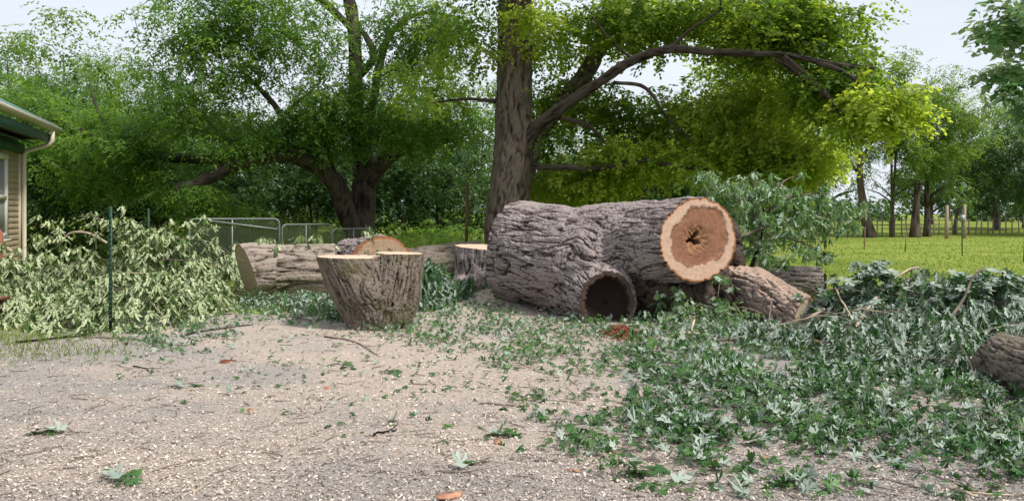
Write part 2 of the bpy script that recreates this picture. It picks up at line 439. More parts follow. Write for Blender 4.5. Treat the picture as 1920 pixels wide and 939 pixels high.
def lay(tmpl, P, fwd, up, size, tint):
    V, F = tmpl; fwd = nrm(fwd); sx = nrm(np.cross(fwd, up)); up = np.cross(sx, fwd)
    size = np.broadcast_to(size, (len(P),))
    W = P[:, None]+size[:, None, None]*(V[None, :, :1]*sx[:, None]+V[None, :, 1:2]*fwd[:, None]+V[None, :, 2:]*up[:, None])
    n = len(V); Fi = (F[None]+np.arange(len(P))[:, None, None]*n).reshape(-1, 3)
    return W.reshape(-1, 3), Fi, np.repeat(tint, n)
class Leaves:
    def __init__(s, tmpls): s.t = tmpls; s.L = []
    def add(s, P, fwd, up, size, tint):
        P = np.asarray(P, float); n = len(P)
        s.L.append((P, np.broadcast_to(fwd, (n, 3)), np.broadcast_to(up, (n, 3)), np.broadcast_to(size, (n,)), np.broadcast_to(tint, (n,))))
    def build(s, name, mat_, parent=None, singles=0, seed=0, kind='stuff', key=None):
        P, f, u, z, t = [np.concatenate([l[k] for l in s.L]) for k in range(5)]
        which = np.random.default_rng(seed).integers(0, len(s.t), len(P)); off = np.array(parent.location) if parent else 0
        if len(s.t) == 20: which = which % 10+10*(P[:, 1] > 6.2)
        keep = np.ones(len(P), bool)
        if singles:
            px, py = proj(P); vis = (px > 5) & (px < 1915) & (py < 932)
            sc = z/P[:, 1]; sc = np.where(vis, sc*(1+.6*(P[:, 2] > .02)), -1)
            if key is not None: sc = sc+key(P, px, py)
            idx = np.argsort(-sc)[:singles]; keep[idx] = False
            base = {}
            for i in idx:
                tb = int(t[i]*4.99); k = (which[i], tb)
                if k not in base:
                    V, F = s.t[which[i]]; base[k] = mesh_np('leaf', V, F, mat_, False, {'tint': np.full(len(V), (tb+.5)/5)})
                fw = nrm(f[i]); sx = nrm(np.cross(fw, u[i])); up = np.cross(sx, fw)
                o = link('leaf', base[k], parent); m4 = np.eye(4); m4[:3, 0] = sx*z[i]; m4[:3, 1] = fw*z[i]; m4[:3, 2] = up*z[i]; m4[:3, 3] = P[i]-off
                o.matrix_local = Matrix(m4.tolist())
        VV, FF, TT, n = [], [], [], 0
        for k in range(len(s.t)):
            q = keep & (which == k)
            if not q.any(): continue
            V, F, T = lay(s.t[k], P[q]-off, f[q], u[q], z[q], t[q]); VV.append(V); FF.append(F+n); TT.append(T); n += len(V)
        return link(name, mesh_np(name, np.concatenate(VV), np.concatenate(FF), mat_, False, {'tint': np.concatenate(TT)}), parent, kind)
_tr = np.random.default_rng(12)
def torn(t, j=.05, curl=.12):
    V, F = t; V = V.copy(); n = len(V)-3; r = np.hypot(V[:, 0], V[:, 1]); V[1:n, :2] += _tr.normal(0, j, (n-1, 2))*r[1:n, None]; ph = _tr.uniform(0, 6.28, 3)
    V[:, 2] += curl*r*np.sin(3*np.arctan2(V[:, 0], V[:, 1]+.01)+ph[0])+curl*.8*r*r*np.sin(V[:, 0]*4+ph[1])+_tr.normal(0, .03, len(V))*(r > .3)
    V[:, 0] *= _tr.uniform(.6, 1.05); return V, F
T_FLAT = [maple_leaf(.15), maple_leaf(.35), maple_leaf(.5, .9), maple_leaf(.25, 1, fold=.3)]
T_HD = [maple_leaf(.15, hd=True), maple_leaf(.4, hd=True), maple_leaf(.3, .9, hd=True, fold=.35), maple_leaf(.6, .9, hd=True)]
T_LIT = [torn(maple_leaf(a_, w_, hd=hd_, fold=f_), .06, .16) for hd_ in (True, False) for a_, w_, f_ in ((.1, 1, 0), (.5, .9, .2), (.3, .8, .5), (-.3, .9, .1), (.6, .7, .6), (.2, .6, .9), (.8, .9, 0), (-.2, .8, .5), (.4, .5, .3), (.9, .8, .4))]
T_HANG = [torn(maple_leaf(.40, .46), .04, .06), torn(maple_leaf(.35, .38, fold=.6), .04, .06), torn(maple_leaf(.5, .55), .05, .08), torn(maple_leaf(.6, .42, fold=.3), .05, .08)]
T_HANG_HD = [maple_leaf(.45, .75, hd=True), maple_leaf(.4, .6, hd=True, fold=.5), maple_leaf(.6, .9, hd=True)]

def in_poly(px, py, poly):
    poly = np.array(poly, float); c = np.zeros(np.shape(px), bool); j = len(poly)-1
    for i in range(len(poly)):
        xi, yi = poly[i]; xj, yj = poly[j]
        c ^= ((yi > py) != (yj > py)) & (px < (xj-xi)*(py-yi)/(yj-yi+1e-9)+xi); j = i
    return c
def rnd(n, a=0., b=1.): return rng.uniform(a, b, n)

# ---------------------------------------------------------------- ground
m, n, p, o = mat('meadow_grass')
c1 = ramp(n, [(.3, (.13, .19, .035)), (.5, (.20, .26, .05)), (.72, (.30, .32, .085))], noise(n, .35, 6, sc=(.5, 1, 1), rough=.65))
c2 = ramp(n, [(.25, (.6, .6, .55)), (.75, (1.25, 1.2, 1.2))], noise(n, 9, 5, sc=(.6, 1, 1), rough=.7))
n.links.new(mixc(n, 1.0, c1, c2, 'MULTIPLY'), p.inputs['Base Color']); p.inputs['Roughness'].default_value = 1; p.inputs['Specular IOR Level'].default_value = .05
bump(n, p, noise(n, 14, 5, rough=.7), .7, .05)
M['meadow'] = m
gxs = np.concatenate([np.linspace(-900, -60, 8), np.linspace(-50, 50, 60), np.linspace(60, 900, 8)])
gys = np.concatenate([np.linspace(-60, 0, 6), np.linspace(2, 80, 60), np.linspace(90, 1200, 14)])
GX, GY = np.meshgrid(gxs, gys); GP = np.column_stack([GX.ravel(), GY.ravel(), np.zeros(GX.size)])
def ground_z(x, y):
    x = np.asarray(x, float); y = np.asarray(y, float)
    rise = np.clip((y-18)/60, 0, 1)
    return rise*(.12*np.sin(x*.13+1)+.10*np.sin(y*.11)) + .35*np.clip((y-30)/60, 0, 1)*np.clip((x-5)/40, 0, 1)
GP[:, 2] = ground_z(GP[:, 0], GP[:, 1])
i = (np.arange(len(gys)-1)[:, None]*len(gxs)+np.arange(len(gxs)-1)[None]).ravel(); W_ = len(gxs)
link('ground', mesh_np('ground', GP, np.stack([i, i+1, i+W_+1, i+W_], -1), M['meadow'], True), kind='structure')

# gravel yard strewn with sawdust
def sawdust(x, y):
    s = 1.15*np.exp(-(((x+.1)/1.5)**2+((y-11.6)/1.5)**2))+.9*np.exp(-(((x+.5)/1.6)**2+((y-7.4)/1.7)**2))
    s += .55*np.exp(-(((x+2.6)/1.5)**2+((y-9.3)/1.2)**2))+.35*np.exp(-(((x+2.2)/1.2)**2+((y-4.2)/.6)**2))
    s += .45*np.exp(-(((x+.3)/1.0)**2+((y-5.0)/.7)**2))
    P = np.column_stack([np.ravel(x)*1.1, np.ravel(y)*1.6, np.zeros(np.size(x))])
    return s*(1+.5*fbm(P, 3, 50).reshape(np.shape(x)))+.50*fbm(P*.8, 4, 51).reshape(np.shape(x))+.06+.30*np.exp(-(((x+2.6)/1.6)**2+((y-4.6)/1.6)**2))
def yard_edge(x, y):
    P = np.column_stack([np.ravel(x)*.8, np.ravel(y)*.8, np.zeros(np.size(x))])
    e = np.minimum(np.minimum(x+9.5, 9-x), np.minimum(y+4, 13.2-y)).reshape(-1)
    e = np.minimum(e, (11.2-y-.0*x).reshape(-1)+np.where(np.abs(x.reshape(-1)) < 3.2, 2.0, 0))
    return (e+.5*fbm(P, 3, 52)).reshape(np.shape(x))
def yard_z(x, y):
    P = np.column_stack([np.ravel(x), np.ravel(y), np.zeros(np.size(x))])
    z = .012+.010*fbm(P*1.5, 3, 53).reshape(np.shape(x))+.004*fbm(P*7, 2, 54).reshape(np.shape(x))
    z = z+.22*np.exp(-(((x+.25)/.85)**2+((y-11.95)/.6)**2))
    e = np.clip(yard_edge(x, y)/.3, 0, 1)
    return z*e-.03*(1-e)
yx = np.linspace(-10, 9.5, 230); yy = np.linspace(-4.4, 13.6, 240)
YX, YY = np.meshgrid(yx, yy); YP = np.column_stack([YX.ravel(), YY.ravel(), yard_z(YX, YY).ravel()])
i = (np.arange(len(yy)-1)[:, None]*len(yx)+np.arange(len(yx)-1)[None]).ravel(); W_ = len(yx)
m, n, p, o = mat('gravel_and_sawdust')
sdv = attr(n, 'sawdust')
gcol = ramp(n, [(.28, (.165, .145, .135)), (.5, (.335, .31, .285)), (.7, (.50, .47, .44))], noise(n, 55, 8, rough=.8))
scol = ramp(n, [(.25, (.26, .205, .175)), (.5, (.45, .375, .32)), (.75, (.61, .535, .465))], noise(n, 45, 8, rough=.8))
fine = madd(n, sdv, madd(n, madd(n, noise(n, 14, 6, rough=.7), -.40), 1.8, 'MULTIPLY'))
n.links.new(mixc(n, ramp(n, [(.25, (0, 0, 0)), (.75, (1, 1, 1))], fine), gcol, scol), p.inputs['Base Color'])
p.inputs['Roughness'].default_value = .95; p.inputs['Specular IOR Level'].default_value = .1
bump(n, p, noise(n, 70, 6, rough=.8), .9, .02); M['yard'] = m
link('gravel_yard', mesh_np('gravel_yard', YP, np.stack([i, i+1, i+W_+1, i+W_], -1), M['yard'], True, {'sawdust': sawdust(YX, YY).ravel()}), kind='structure')

# wood chips: bent slivers
m, n, p, o = mat('wood_chips')
t = attr(n, 'tint')
n.links.new(ramp(n, [(0, (.05, .038, .03)), (.22, (.14, .118, .105)), (.5, (.34, .30, .275)), (.75, (.56, .47, .40)), (1, (.74, .65, .56))], t), p.inputs['Base Color'])
p.inputs['Roughness'].default_value = .9; M['chips'] = m
def yard_points(n, pw=1.0, y0=3.3, y1=12.6):
    u = rnd(n); Y = 1/((1/y0)*(1-u)+(1/y1)*u); px = rnd(n, -350, 2270); x = (px-960)/FPX*Y
    k = yard_edge(x, Y) > .05; return x[k], Y[k]
def chips(n, name, smin, smax, asp, shift):
    x, y = yard_points(n); n = len(x); s = np.clip(sawdust(x, y), 0, 1)
    L = (rnd(n, 0, 1)**2.2*(smax-smin)+smin); Wd = L*rnd(n, *asp); a = rnd(n, 0, 2*math.pi); tl = rng.normal(0, .35, n)
    f = np.stack([np.cos(a)*np.cos(tl), np.sin(a)*np.cos(tl), np.sin(tl)], 1); up = nrm(rng.normal(0, .45, (n, 3))+[0, 0, 1])
    sx = nrm(np.cross(f, up)); c = np.stack([x, y, yard_z(x, y)+rnd(n, .001, .008)+np.abs(np.sin(tl))*L*.4], 1)
    k = rnd(n, .5, 1.0)[:, None]
    V = np.stack([c-f*L[:, None]/2-sx*Wd[:, None]*.2, c-sx*Wd[:, None]*.6+up*.002, c+f*L[:, None]/2*k+sx*Wd[:, None]*.1, c+sx*Wd[:, None]*.5+f*L[:, None]*.1+up*.002], 1).reshape(-1, 3)
    tint = np.clip(rng.beta(1.6, 1.8, n)*.75+shift+.40*s, 0, 1)
    link(name, mesh_np(name, V, np.arange(4*n).reshape(-1, 4), M['chips'], False, {'tint': np.repeat(tint, 4)}), kind='stuff')
chips(150000, 'wood_chips', .006, .032, (.22, .55), .10)
def stones(n):
    x, y = yard_points(n); n = len(x); r_ = rnd(n)**3*.011+.004
    O = np.array([[1, 0, 0], [0, 1, 0], [-1, 0, 0], [0, -1, 0], [0, 0, 1]]); F = np.array([[0, 1, 4], [1, 2, 4], [2, 3, 4], [3, 0, 4]])
    a = rnd(n, 0, 6.28); ca, sa = np.cos(a), np.sin(a); V = O[None]*rnd((n*5*3)).reshape(n, 5, 3)*.5+O[None]*.7
    V = V*r_[:, None, None]*np.array([1.2, 1, .7]); V = np.stack([V[..., 0]*ca[:, None]-V[..., 1]*sa[:, None], V[..., 0]*sa[:, None]+V[..., 1]*ca[:, None], V[..., 2]], -1)
    V = V+np.stack([x, y, yard_z(x, y)], 1)[:, None]
    link('gravel', mesh_np('gravel', V.reshape(-1, 3), (F[None]+np.arange(n)[:, None, None]*5).reshape(-1, 3), M['chips'], False, {'tint': np.repeat(np.clip(rng.normal(.42, .14, n), 0, 1), 5)}), kind='stuff')
stones(16000)

# grass of the meadow, near enough to show
m = leaf_mat('grass_blades', [(.10, .16, .03), (.19, .26, .05), (.31, .35, .09)], .35, (1.1, 1.1, .5)); M['grass'] = m
def grass(name, P, h, wd, lean=.35):
    n = len(P); a = rnd(n, 0, 6.28); d = np.stack([np.cos(a), np.sin(a), 0*a], 1); b = rnd(n, 0, 6.28); l = np.stack([np.cos(b), np.sin(b), 0*b], 1)*rnd(n, 0, lean)[:, None]*h[:, None]
    V = np.stack([P-d*wd[:, None], P+d*wd[:, None], P+l+np.array([0, 0, 1])*h[:, None]], 1).reshape(-1, 3)
    t = np.clip(.45+.3*fbm(P*[.5, .5, 0], 3, 61)+rng.normal(0, .15, n), 0, 1)
    return link(name, mesh_np(name, V, np.arange(3*n).reshape(-1, 3), M['grass'], False, {'tint': np.repeat(t, 3)}), kind='stuff')
nG = 80000; u = rnd(nG); Y = 11/(1-u*(1-11/55)); px = rnd(nG, -200, 2150); x = (px-960)/FPX*Y
k = (yard_edge(x, Y) < .15); x, Y = x[k], Y[k]
grass('meadow_grass', np.stack([x, Y, ground_z(x, Y)-.005], 1), rnd(len(x), .012, .04)*(1+Y/40), rnd(len(x), .004, .008)*(1+Y/14))
# weedy grass on the left edge of the yard
def grass_patch(cx, cy, sx, sy, n, h0, h1):
    x = rng.normal(cx, sx, n); y = rng.normal(cy, sy, n); return np.stack([x, y, np.maximum(yard_z(x, y), ground_z(x, y))-.004], 1), rnd(n, h0, h1)
A_ = [grass_patch(-5.6, 8.6, .7, .6, 2600, .03, .09), grass_patch(-6.6, 9.6, .8, .5, 2000, .03, .1), grass_patch(-4.6, 7.7, .6, .3, 900, .02, .06), grass_patch(-5.5, 7.3, .5, .3, 500, .02, .05)]
grass('weedy_grass', np.concatenate([a[0] for a in A_]), np.concatenate([a[1] for a in A_]), rnd(sum(len(a[0]) for a in A_), .003, .006), .8)
# tall pale grass behind the wire fence
A_ = [grass_patch(-6.9, 20, .9, .5, 2500, .7, 1.55), grass_patch(-5.2, 19.5, 1.0, .4, 1800, .5, 1.2), grass_patch(-1.6, 22, 1.6, .8, 2500, .4, .95)]
grass('tall_grass', np.concatenate([a[0] for a in A_]), np.concatenate([a[1] for a in A_]), rnd(sum(len(a[0]) for a in A_), .008, .016), .35)

# ---------------------------------------------------------------- felled wood
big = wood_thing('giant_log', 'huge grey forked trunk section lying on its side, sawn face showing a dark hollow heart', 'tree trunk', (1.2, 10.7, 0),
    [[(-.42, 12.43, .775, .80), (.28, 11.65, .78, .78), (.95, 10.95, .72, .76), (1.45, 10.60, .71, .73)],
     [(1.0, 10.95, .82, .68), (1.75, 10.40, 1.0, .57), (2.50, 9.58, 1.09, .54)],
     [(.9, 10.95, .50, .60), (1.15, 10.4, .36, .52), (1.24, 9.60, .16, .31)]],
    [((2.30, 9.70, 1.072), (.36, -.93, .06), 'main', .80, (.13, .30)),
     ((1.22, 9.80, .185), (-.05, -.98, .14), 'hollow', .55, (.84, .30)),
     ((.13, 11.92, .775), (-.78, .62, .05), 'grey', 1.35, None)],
    M['bark_log'], voxel=.0125, depth=.036, fr=10.0, st=.15, seed=1, lump=.05, smooth_it=9, knots=[((1.0, 10.25, .95), .20, .06), ((1.45, 9.95, .75), .14, .03)], wob=.24)
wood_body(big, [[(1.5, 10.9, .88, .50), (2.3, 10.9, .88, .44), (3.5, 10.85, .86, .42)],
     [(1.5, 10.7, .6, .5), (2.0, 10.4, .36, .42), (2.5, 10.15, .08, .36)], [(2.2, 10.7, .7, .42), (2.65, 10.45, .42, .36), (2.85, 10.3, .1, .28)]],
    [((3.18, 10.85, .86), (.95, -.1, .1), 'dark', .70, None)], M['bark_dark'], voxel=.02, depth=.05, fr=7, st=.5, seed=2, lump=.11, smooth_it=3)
wood_thing('upright_trunk_section', 'brown forked trunk section standing upright, wider at its stepped sawn top', 'stump', (-1.62, 9.5, 0),
    [[(-1.64, 9.5, -.12, .36), (-1.68, 9.5, .15, .365), (-1.78, 9.5, .45, .42), (-1.95, 9.52, .80, .41), (-2.06, 9.54, 1.05, .40)],
     [(-1.60, 9.5, -.12, .34), (-1.53, 9.5, .3, .37), (-1.44, 9.52, .7, .34), (-1.40, 9.54, 1.08, .30)]],
    [((-2.03, 9.54, .868), (.02, .0, 1), 'stump', .52, None), ((-1.42, 9.54, .912), (.03, 0, 1), 'stump', .42, None)],
    M['bark_stump'], voxel=.011, depth=.028, fr=15, st=.09, seed=5, lump=.03, smooth_it=2, knots=[((-1.70, 9.15, .55), .10, .03)], wob=.18)
wood_thing('sawn_log', 'thick pale brown log with a greyish sawn end, left of the upright trunk section', 'log', (-3.6, 12.9, 0),
    [[(-4.75, 12.45, .44, .45), (-3.9, 12.75, .46, .45), (-2.85, 13.1, .46, .44)]],
    [((-4.34, 12.6, .46), (-.80, -.55, -.26), 'grey', .8, None), ((-2.98, 13.05, .46), (.97, .2, .0), 'grey', .8, None)],
    M['bark_pale'], voxel=.019, depth=.032, fr=7.5, st=.16, seed=11, lump=.04)
wood_thing('split_log', 'split log with an orange brown wood face behind the upright trunk section', 'log', (-2.5, 14.0, 0),
    [[(-2.05, 13.3, .42, .58), (-2.5, 14.0, .44, .56), (-3.1, 14.9, .42, .52)]],
    [((-2.3, 13.6, .44), (.30, -.93, .18), 'orange', .95, None)],
    M['bark_log'], voxel=.018, depth=.036, fr=7, st=.2, seed=15, lump=.05)
wood_thing('fallen_limb', 'long pale barked limb lying beyond the upright trunk section towards the flat cut stump', 'log', (-1.9, 16.5, 0),
    [[(-3.2, 16.2, .22, .30), (-2.0, 16.5, .34, .34), (-.6, 17.0, .46, .36)]],
    [((-3.1, 16.2, .22), (-1, -.2, 0), 'grey', .6, None), ((-.7, 16.95, .45), (1, .2, 0), 'grey', .6, None)],
    M['bark_pale'], voxel=.02, depth=.03, fr=7, st=.16, seed=19)
wood_thing('cut_stump', 'flat topped rooted stump in sawdust beside the left end of the huge trunk', 'stump', (-.42, 12.9, 0),
    [[(-.42, 12.9, -.2, .78), (-.42, 12.9, .1, .62), (-.42, 12.9, .5, .53), (-.42, 12.9, 1.1, .52)],
     [(-.5, 12.8, .35, .3), (-.95, 12.5, .1, .2), (-1.25, 12.3, -.05, .12)], [(-.3, 12.7, .3, .3), (-.1, 12.35, .08, .2), (.1, 12.1, -.05, .14)]],
    [((-.42, 12.9, .84), (.06, -.04, 1), 'stump', .8, None)],
    M['bark_log'], voxel=.02, depth=.035, fr=7, st=.2, seed=23, lump=.05)
wood_thing('sawdust_log', 'rough barked log dusted with sawdust, lying right of the huge trunk under leafy branches', 'log', (3.3, 10, 0),
    [[(2.95, 10.75, .38, .34), (3.25, 10.1, .30, .33), (3.62, 9.2, .06, .28)]],
    [((3.02, 10.6, .36), (-.45, .85, .1), 'grey', .6, None), ((3.58, 9.3, .09), (.5, -.8, 0), 'grey', .6, None)],
    M['bark_dusty'], voxel=.015, depth=.034, fr=8, st=.3, seed=27, lump=.05)
lg = wood_thing('dark_log', 'dark grey log lying at the edge of the mown meadow behind the leaf pile', 'log', (4.7, 13.2, 0),
    [[(4.15, 13.35, .24, .27), (4.7, 13.2, .25, .28), (5.4, 13.0, .22, .25)]],
    [((4.25, 13.3, .24), (-1, .2, 0), 'dark', .6, None), ((5.22, 13.05, .22), (.96, -.2, .05), 'dark', .6, None)],
    M['bark_log'], voxel=.018, depth=.022, fr=10, st=.14, seed=31)
b_ = MB(); b_.prism([(-.02, -.0), (.03, 0), (.035, .38), (0, .42), (-.03, .36)], (5.19, 12.86, -.02), (5.26, 13.0, -.02), (1, .2, 0), (0, 0, 1))
b_.V = [v-np.array([4.7, 13.2, 0]) for v in b_.V]; b_.build('bark_slab', M['bark_dark'], lg)
wood_thing('edge_log', 'brown log cut off by the right edge, in front of the leaf pile', 'log', (4.0, 6.0, 0),
    [[(3.92, 6.55, .24, .19), (3.98, 6.0, .20, .215), (4.0, 5.0, .18, .22)]],
    [((3.94, 6.38, .25), (-.35, .75, .55), 'grey', .45, None), ((4.0, 5.1, .18), (.1, -1, 0), 'grey', .5, None)],
    M['bark_stump'], voxel=.012, depth=.022, fr=13, st=.2, seed=35, lump=.02)
#SECTION_MORE
# ---------------------------------------------------------------- house corner
M['siding'] = simple_mat('tan_vinyl_siding', (.62, .47, .365), .6, var=.06, scale=5)
M['trim'] = simple_mat('cream_painted_metal', (.60, .54, .44), .45, var=.06, scale=4)
M['white'] = simple_mat('white_window_vinyl', (.72, .71, .68), .45, var=.05, scale=4)
M['green'] = simple_mat('dark_green_paint', (.035, .115, .085), .5, var=.15, scale=5)
M['roof'] = simple_mat('teal_metal_roofing', (.13, .26, .26), .4, metal=.3, var=.15, scale=3)
M['soffit'] = simple_mat('brown_soffit', (.07, .055, .045), .8, var=.2, scale=4)
M['base'] = simple_mat('tan_block_foundation', (.42, .31, .23), .9, var=.15, scale=9, bmp=.01)
m, n, p, o = mat('window_glass'); p.inputs['Base Color'].default_value = (.03, .035, .04, 1); p.inputs['Roughness'].default_value = .05; p.inputs['Specular IOR Level'].default_value = .6; M['glass'] = m
M['terracotta'] = simple_mat('terracotta', (.30, .12, .08), .8, var=.15, scale=10)
e_ = np.array([-.321, .947, 0]); n_ = np.array([-.947, -.321, 0]); UP = np.array([0, 0, 1.])
E = np.array([-9.46, 16.1, 3.07]); Wc = np.array([-9.95, 15.64, 0])
hs = empty('house', (Wc[0], Wc[1], 0), 'corner of a tan sided house with a teal metal roof and green trim', 'house')
def hp(a, d, z): return Wc-np.array([hs.location[0], hs.location[1], 0])-e_*a+n_*d+UP*z     # a metres back from the corner, d metres into the house
def hbox(b, a0, a1, d0, d1, z0, z1):
    b.prism([(d0, z0), (d1, z0), (d1, z1), (d0, z1)], hp(a0, 0, 0), hp(a1, 0, 0), n_, UP)
b = MB(); hbox(b, .0, 8, .03, .2, .0, 2.95); b.prism([(0, 0), (0, 2.95), (-.17, 2.95), (-.17, 0)], hp(.0, .2, 0), hp(.0, 6, 0), e_, UP); b.build('wall', M['siding'], hs)
b = MB(); hbox(b, -.004, 8, .0, .028, -.05, .32); b.build('foundation', M['base'], hs)
z = .32; base_sd = None; k = 0
while z < 2.66:
    if base_sd is None:
        b = MB(); b.prism([(.028, 0), (.002, .002), (.002, .012), (.016, .112), (.028, .112)], hp(.06, 0, 0), hp(8, 0, 0), n_, UP); base_sd = b.build('siding_board', M['siding'], hs)
        base_sd.location = (0, 0, z)
    else:
        o = base_sd.copy(); COL.objects.link(o); o.location = (0, 0, z)
    z += .112; k += 1
b = MB(); hbox(b, -.03, .075, -.022, .05, .3, 2.78); b.build('corner_trim', M['trim'], hs)
b = MB(); hbox(b, -.05, 8, -.07, -.016, 2.60, 2.80); b.build('frieze_board', M['green'], hs)
b = MB(); b.prism([(-.22, 2.80), (.02, 2.90), (.02, 2.93), (-.22, 2.83)], hp(-.12, 0, 0), hp(8, 0, 0), n_, UP); b.build('pent_flashing', M['roof'], hs)
# window
wa0, wa1, wz0, wz1 = 1.02, 2.1, .92, 2.52
b = MB()
for (a0, a1, z0, z1) in ((wa0, wa0+.11, wz0, wz1), (wa1-.11, wa1, wz0, wz1), (wa0+.11, wa1-.11, wz1-.11, wz1), (wa0+.11, wa1-.11, wz0, wz0+.11), (wa0+.11, wa1-.11, 1.66, 1.74)):
    hbox(b, a0, a1, -.06, .03, z0, z1)
wf = b.build('window', M['white'], hs)
for z0, z1 in ((wz0+.11, 1.66), (1.74, wz1-.11)):
    b = MB(); hbox(b, wa0+.11, wa1-.11, -.02, -.012, z0, z1); b.build('pane', M['glass'], wf)
b = MB(); hbox(b, wa0-.05, wa1+.05, -.10, -.062, wz0-.06, wz0); b.build('sill', M['white'], wf)
# eave: soffit, beam, gutter, roof sheets, downspout
Eo = E-np.array([hs.location[0], hs.location[1], 0])
def ebox(b, a0, a1, d0, d1, z0, z1):
    b.prism([(d0, z0), (d1, z0), (d1, z1), (d0, z1)], Eo-e_*a0, Eo-e_*a1, n_, UP)
b = MB(); ebox(b, .05, 9, .10, .62, -.16, -.14); b.build('soffit', M['soffit'], hs)
b = MB(); ebox(b, .06, 9, .06, .098, -.24, -.06); b.build('fascia_beam', M['green'], hs)
b = MB(); b.prism([(.06, 0), (-.02, -.0), (-.06, .03), (-.075, .10), (-.065, .105), (-.05, .04), (0, .012), (.06, .012)], Eo+e_*.02, Eo-e_*9, n_, UP)
b.prism([(.06, 0), (-.02, 0), (-.06, .03), (-.075, .10), (.06, .10)], Eo+e_*.02, Eo+e_*.03, n_, UP); b.build('gutter', M['trim'], hs)
b = MB(); pt = .50
b.prism([(.0, .10), (3.2, .10+3.2*pt), (3.2, .13+3.2*pt), (0, .13)], Eo+e_*.0, Eo-e_*9, n_, UP); rf = b.build('roof', M['roof'], hs)
rib = None
for k in range(22):
    if rib is None:
        b = MB(); b.prism([(.0, .131), (3.2, .131+3.2*pt), (3.2, .155+3.2*pt), (0, .155)], Eo-e_*.0, Eo-e_*.03, n_, UP); rib = b.build('roof_rib', M['roof'], rf)
    else: o = rib.copy(); COL.objects.link(o); o.location = -e_*.4*k
b = MB(); b.prism([(.02, .06), (3.2, .06+3.2*pt), (3.2, .098+3.2*pt), (.02, .098)], Eo+e_*.0, Eo-e_*.03, n_, UP); b.build('rake_board', M['green'], hs)
b = MB()
P_ = [Eo+UP*(.0)-e_*.45+n_*.0, Eo-e_*.45-UP*.20, Eo-e_*.43-UP*.27+n_*.04, hp(.02, -.12, 2.66), hp(.0, -.07, 2.58), hp(.0, -.07, .35), hp(.0, -.16, .22)]
P_ = [P_[0]]+[p_ for q_ in P_[1:-1] for p_ in (q_,)]+[P_[-1]]
b.tube(np.array(P_), .045, 8); b.build('downspout', M['trim'], hs)
b = MB(); V, Q, T = tube([(0, 0, .03), (0, 0, .05), (0, 0, .3), (0, 0, .3), (0, 0, .34)], [.10, .11, .15, .17, .17], 20, False); b.add(V, Q, T)
pt_ = at(-12, 606, 9.9); pot = empty('flower_pot', (pt_[0], pt_[1], 0), 'terracotta coloured flower pot at the left edge of the yard', 'flower pot')
b.build('pot_wall', M['terracotta'], pot); b = MB(); b.tube([(0, 0, .26), (0, 0, .285)], .15, 16); b.build('soil', M['bark_dark'], pot)
b = MB(); b.tube([(0, 0, 0), (0, 0, .62), (0, 0, .70), (0, 0, 1.1), (0, 0, 1.25)], [.16, .17, .2, .16, .05], 16)
q = at(-17, 500, 12.2); uo = empty('clay_urn', (q[0], q[1], 0), 'orange red clay urn in front of the house window at the left edge', 'urn'); b.build('body', M['terracotta'], uo, smooth=True)

# ---------------------------------------------------------------- metal posts and chain link fence
M['tpost'] = simple_mat('green_post_paint', (.015, .05, .035), .55, var=.3, scale=10)
M['rust'] = simple_mat('rusty_steel', (.16, .085, .05), .8, var=.4, scale=8)
M['galv'] = simple_mat('galvanised_steel', (.27, .29, .285), .5, metal=.4, var=.15, scale=12)
M['weathered'] = simple_mat('weathered_post_wood', (.33, .26, .19), .9, var=.3, scale=6)
def tpost(name, x, y, h, label, mt, lean=(0, 0), group=None, stud=True, w_=.038):
    o = empty(name, (x, y, float(ground_z(x, y))), label, 'fence post', group)
    tp = np.array([lean[0], lean[1], 0])
    b = MB(); s = np.array([1., 0, 0]); f = np.array([0, 1., 0])
    b.prism([(-w_/2, 0), (w_/2, 0), (w_/2, .006), (.005, .008), (.005, .03), (-.005, .03), (-.005, .008), (-w_/2, .006)], (0, 0, -.1), tp+(0, 0, h), s, f); b.build('shaft', M[mt], o)
    if stud:
        st = None; z = .15
        for k in range(int((h-.2)/.055)):
            t = (z+k*.055)/h
            if st is None:
                b = MB(); b.box((0, -.006, 0), (.022, .012, .018)); st = b.build('stud', M[mt], o); q = st
            else: q = st.copy(); COL.objects.link(q)
            q.location = tp*t+np.array([0, 0, z+k*.055])
    return o
tpost('metal_post', gx(207, 9.05), 9.05, 1.48, 'dark green studded metal post in front of the pale wilting branch pile', 'tpost')
tpost('metal_post', gx(278, 15), 15, 1.5, 'thin dark metal post standing behind the pale wilting branch pile', 'tpost', stud=False)
tpost('metal_post', gx(873, 18), 18, 2.12, 'tall rusty metal post between the woodland edge and the flat cut stump', 'rust', lean=(.04, 0), stud=False, w_=.075)
for (px, py, pt0, lab) in ((1620, 468, 425, 'slender meadow post nearest the leafy upright bough'), (1697, 472, 432, 'slender slightly leaning meadow post between two others'),
                           (1554, 462, 420, 'slender meadow post seen past the leafy bough tip'), (1919, 492, 440, 'slender meadow post cut by the right edge')):
    Y = 1.4*FPX/(py-HOR); tpost('meadow_post', gx(px, Y), Y, (py-pt0)/FPX*Y, lab, 'rust', lean=(.05, 0), group='metal posts in the mown meadow', stud=False)
Y = 1.4*FPX/(480-HOR)-.01; o = tpost('meadow_post', gx(1804, Y), Y, 1.5, 'tall thin dark meadow post carrying a small grey box', 'tpost', group='metal posts in the mown meadow', stud=False)
b = MB(); b.box((0, -.03, 1.22), (.13, .09, .24)); b.build('box', M['galv'], o)
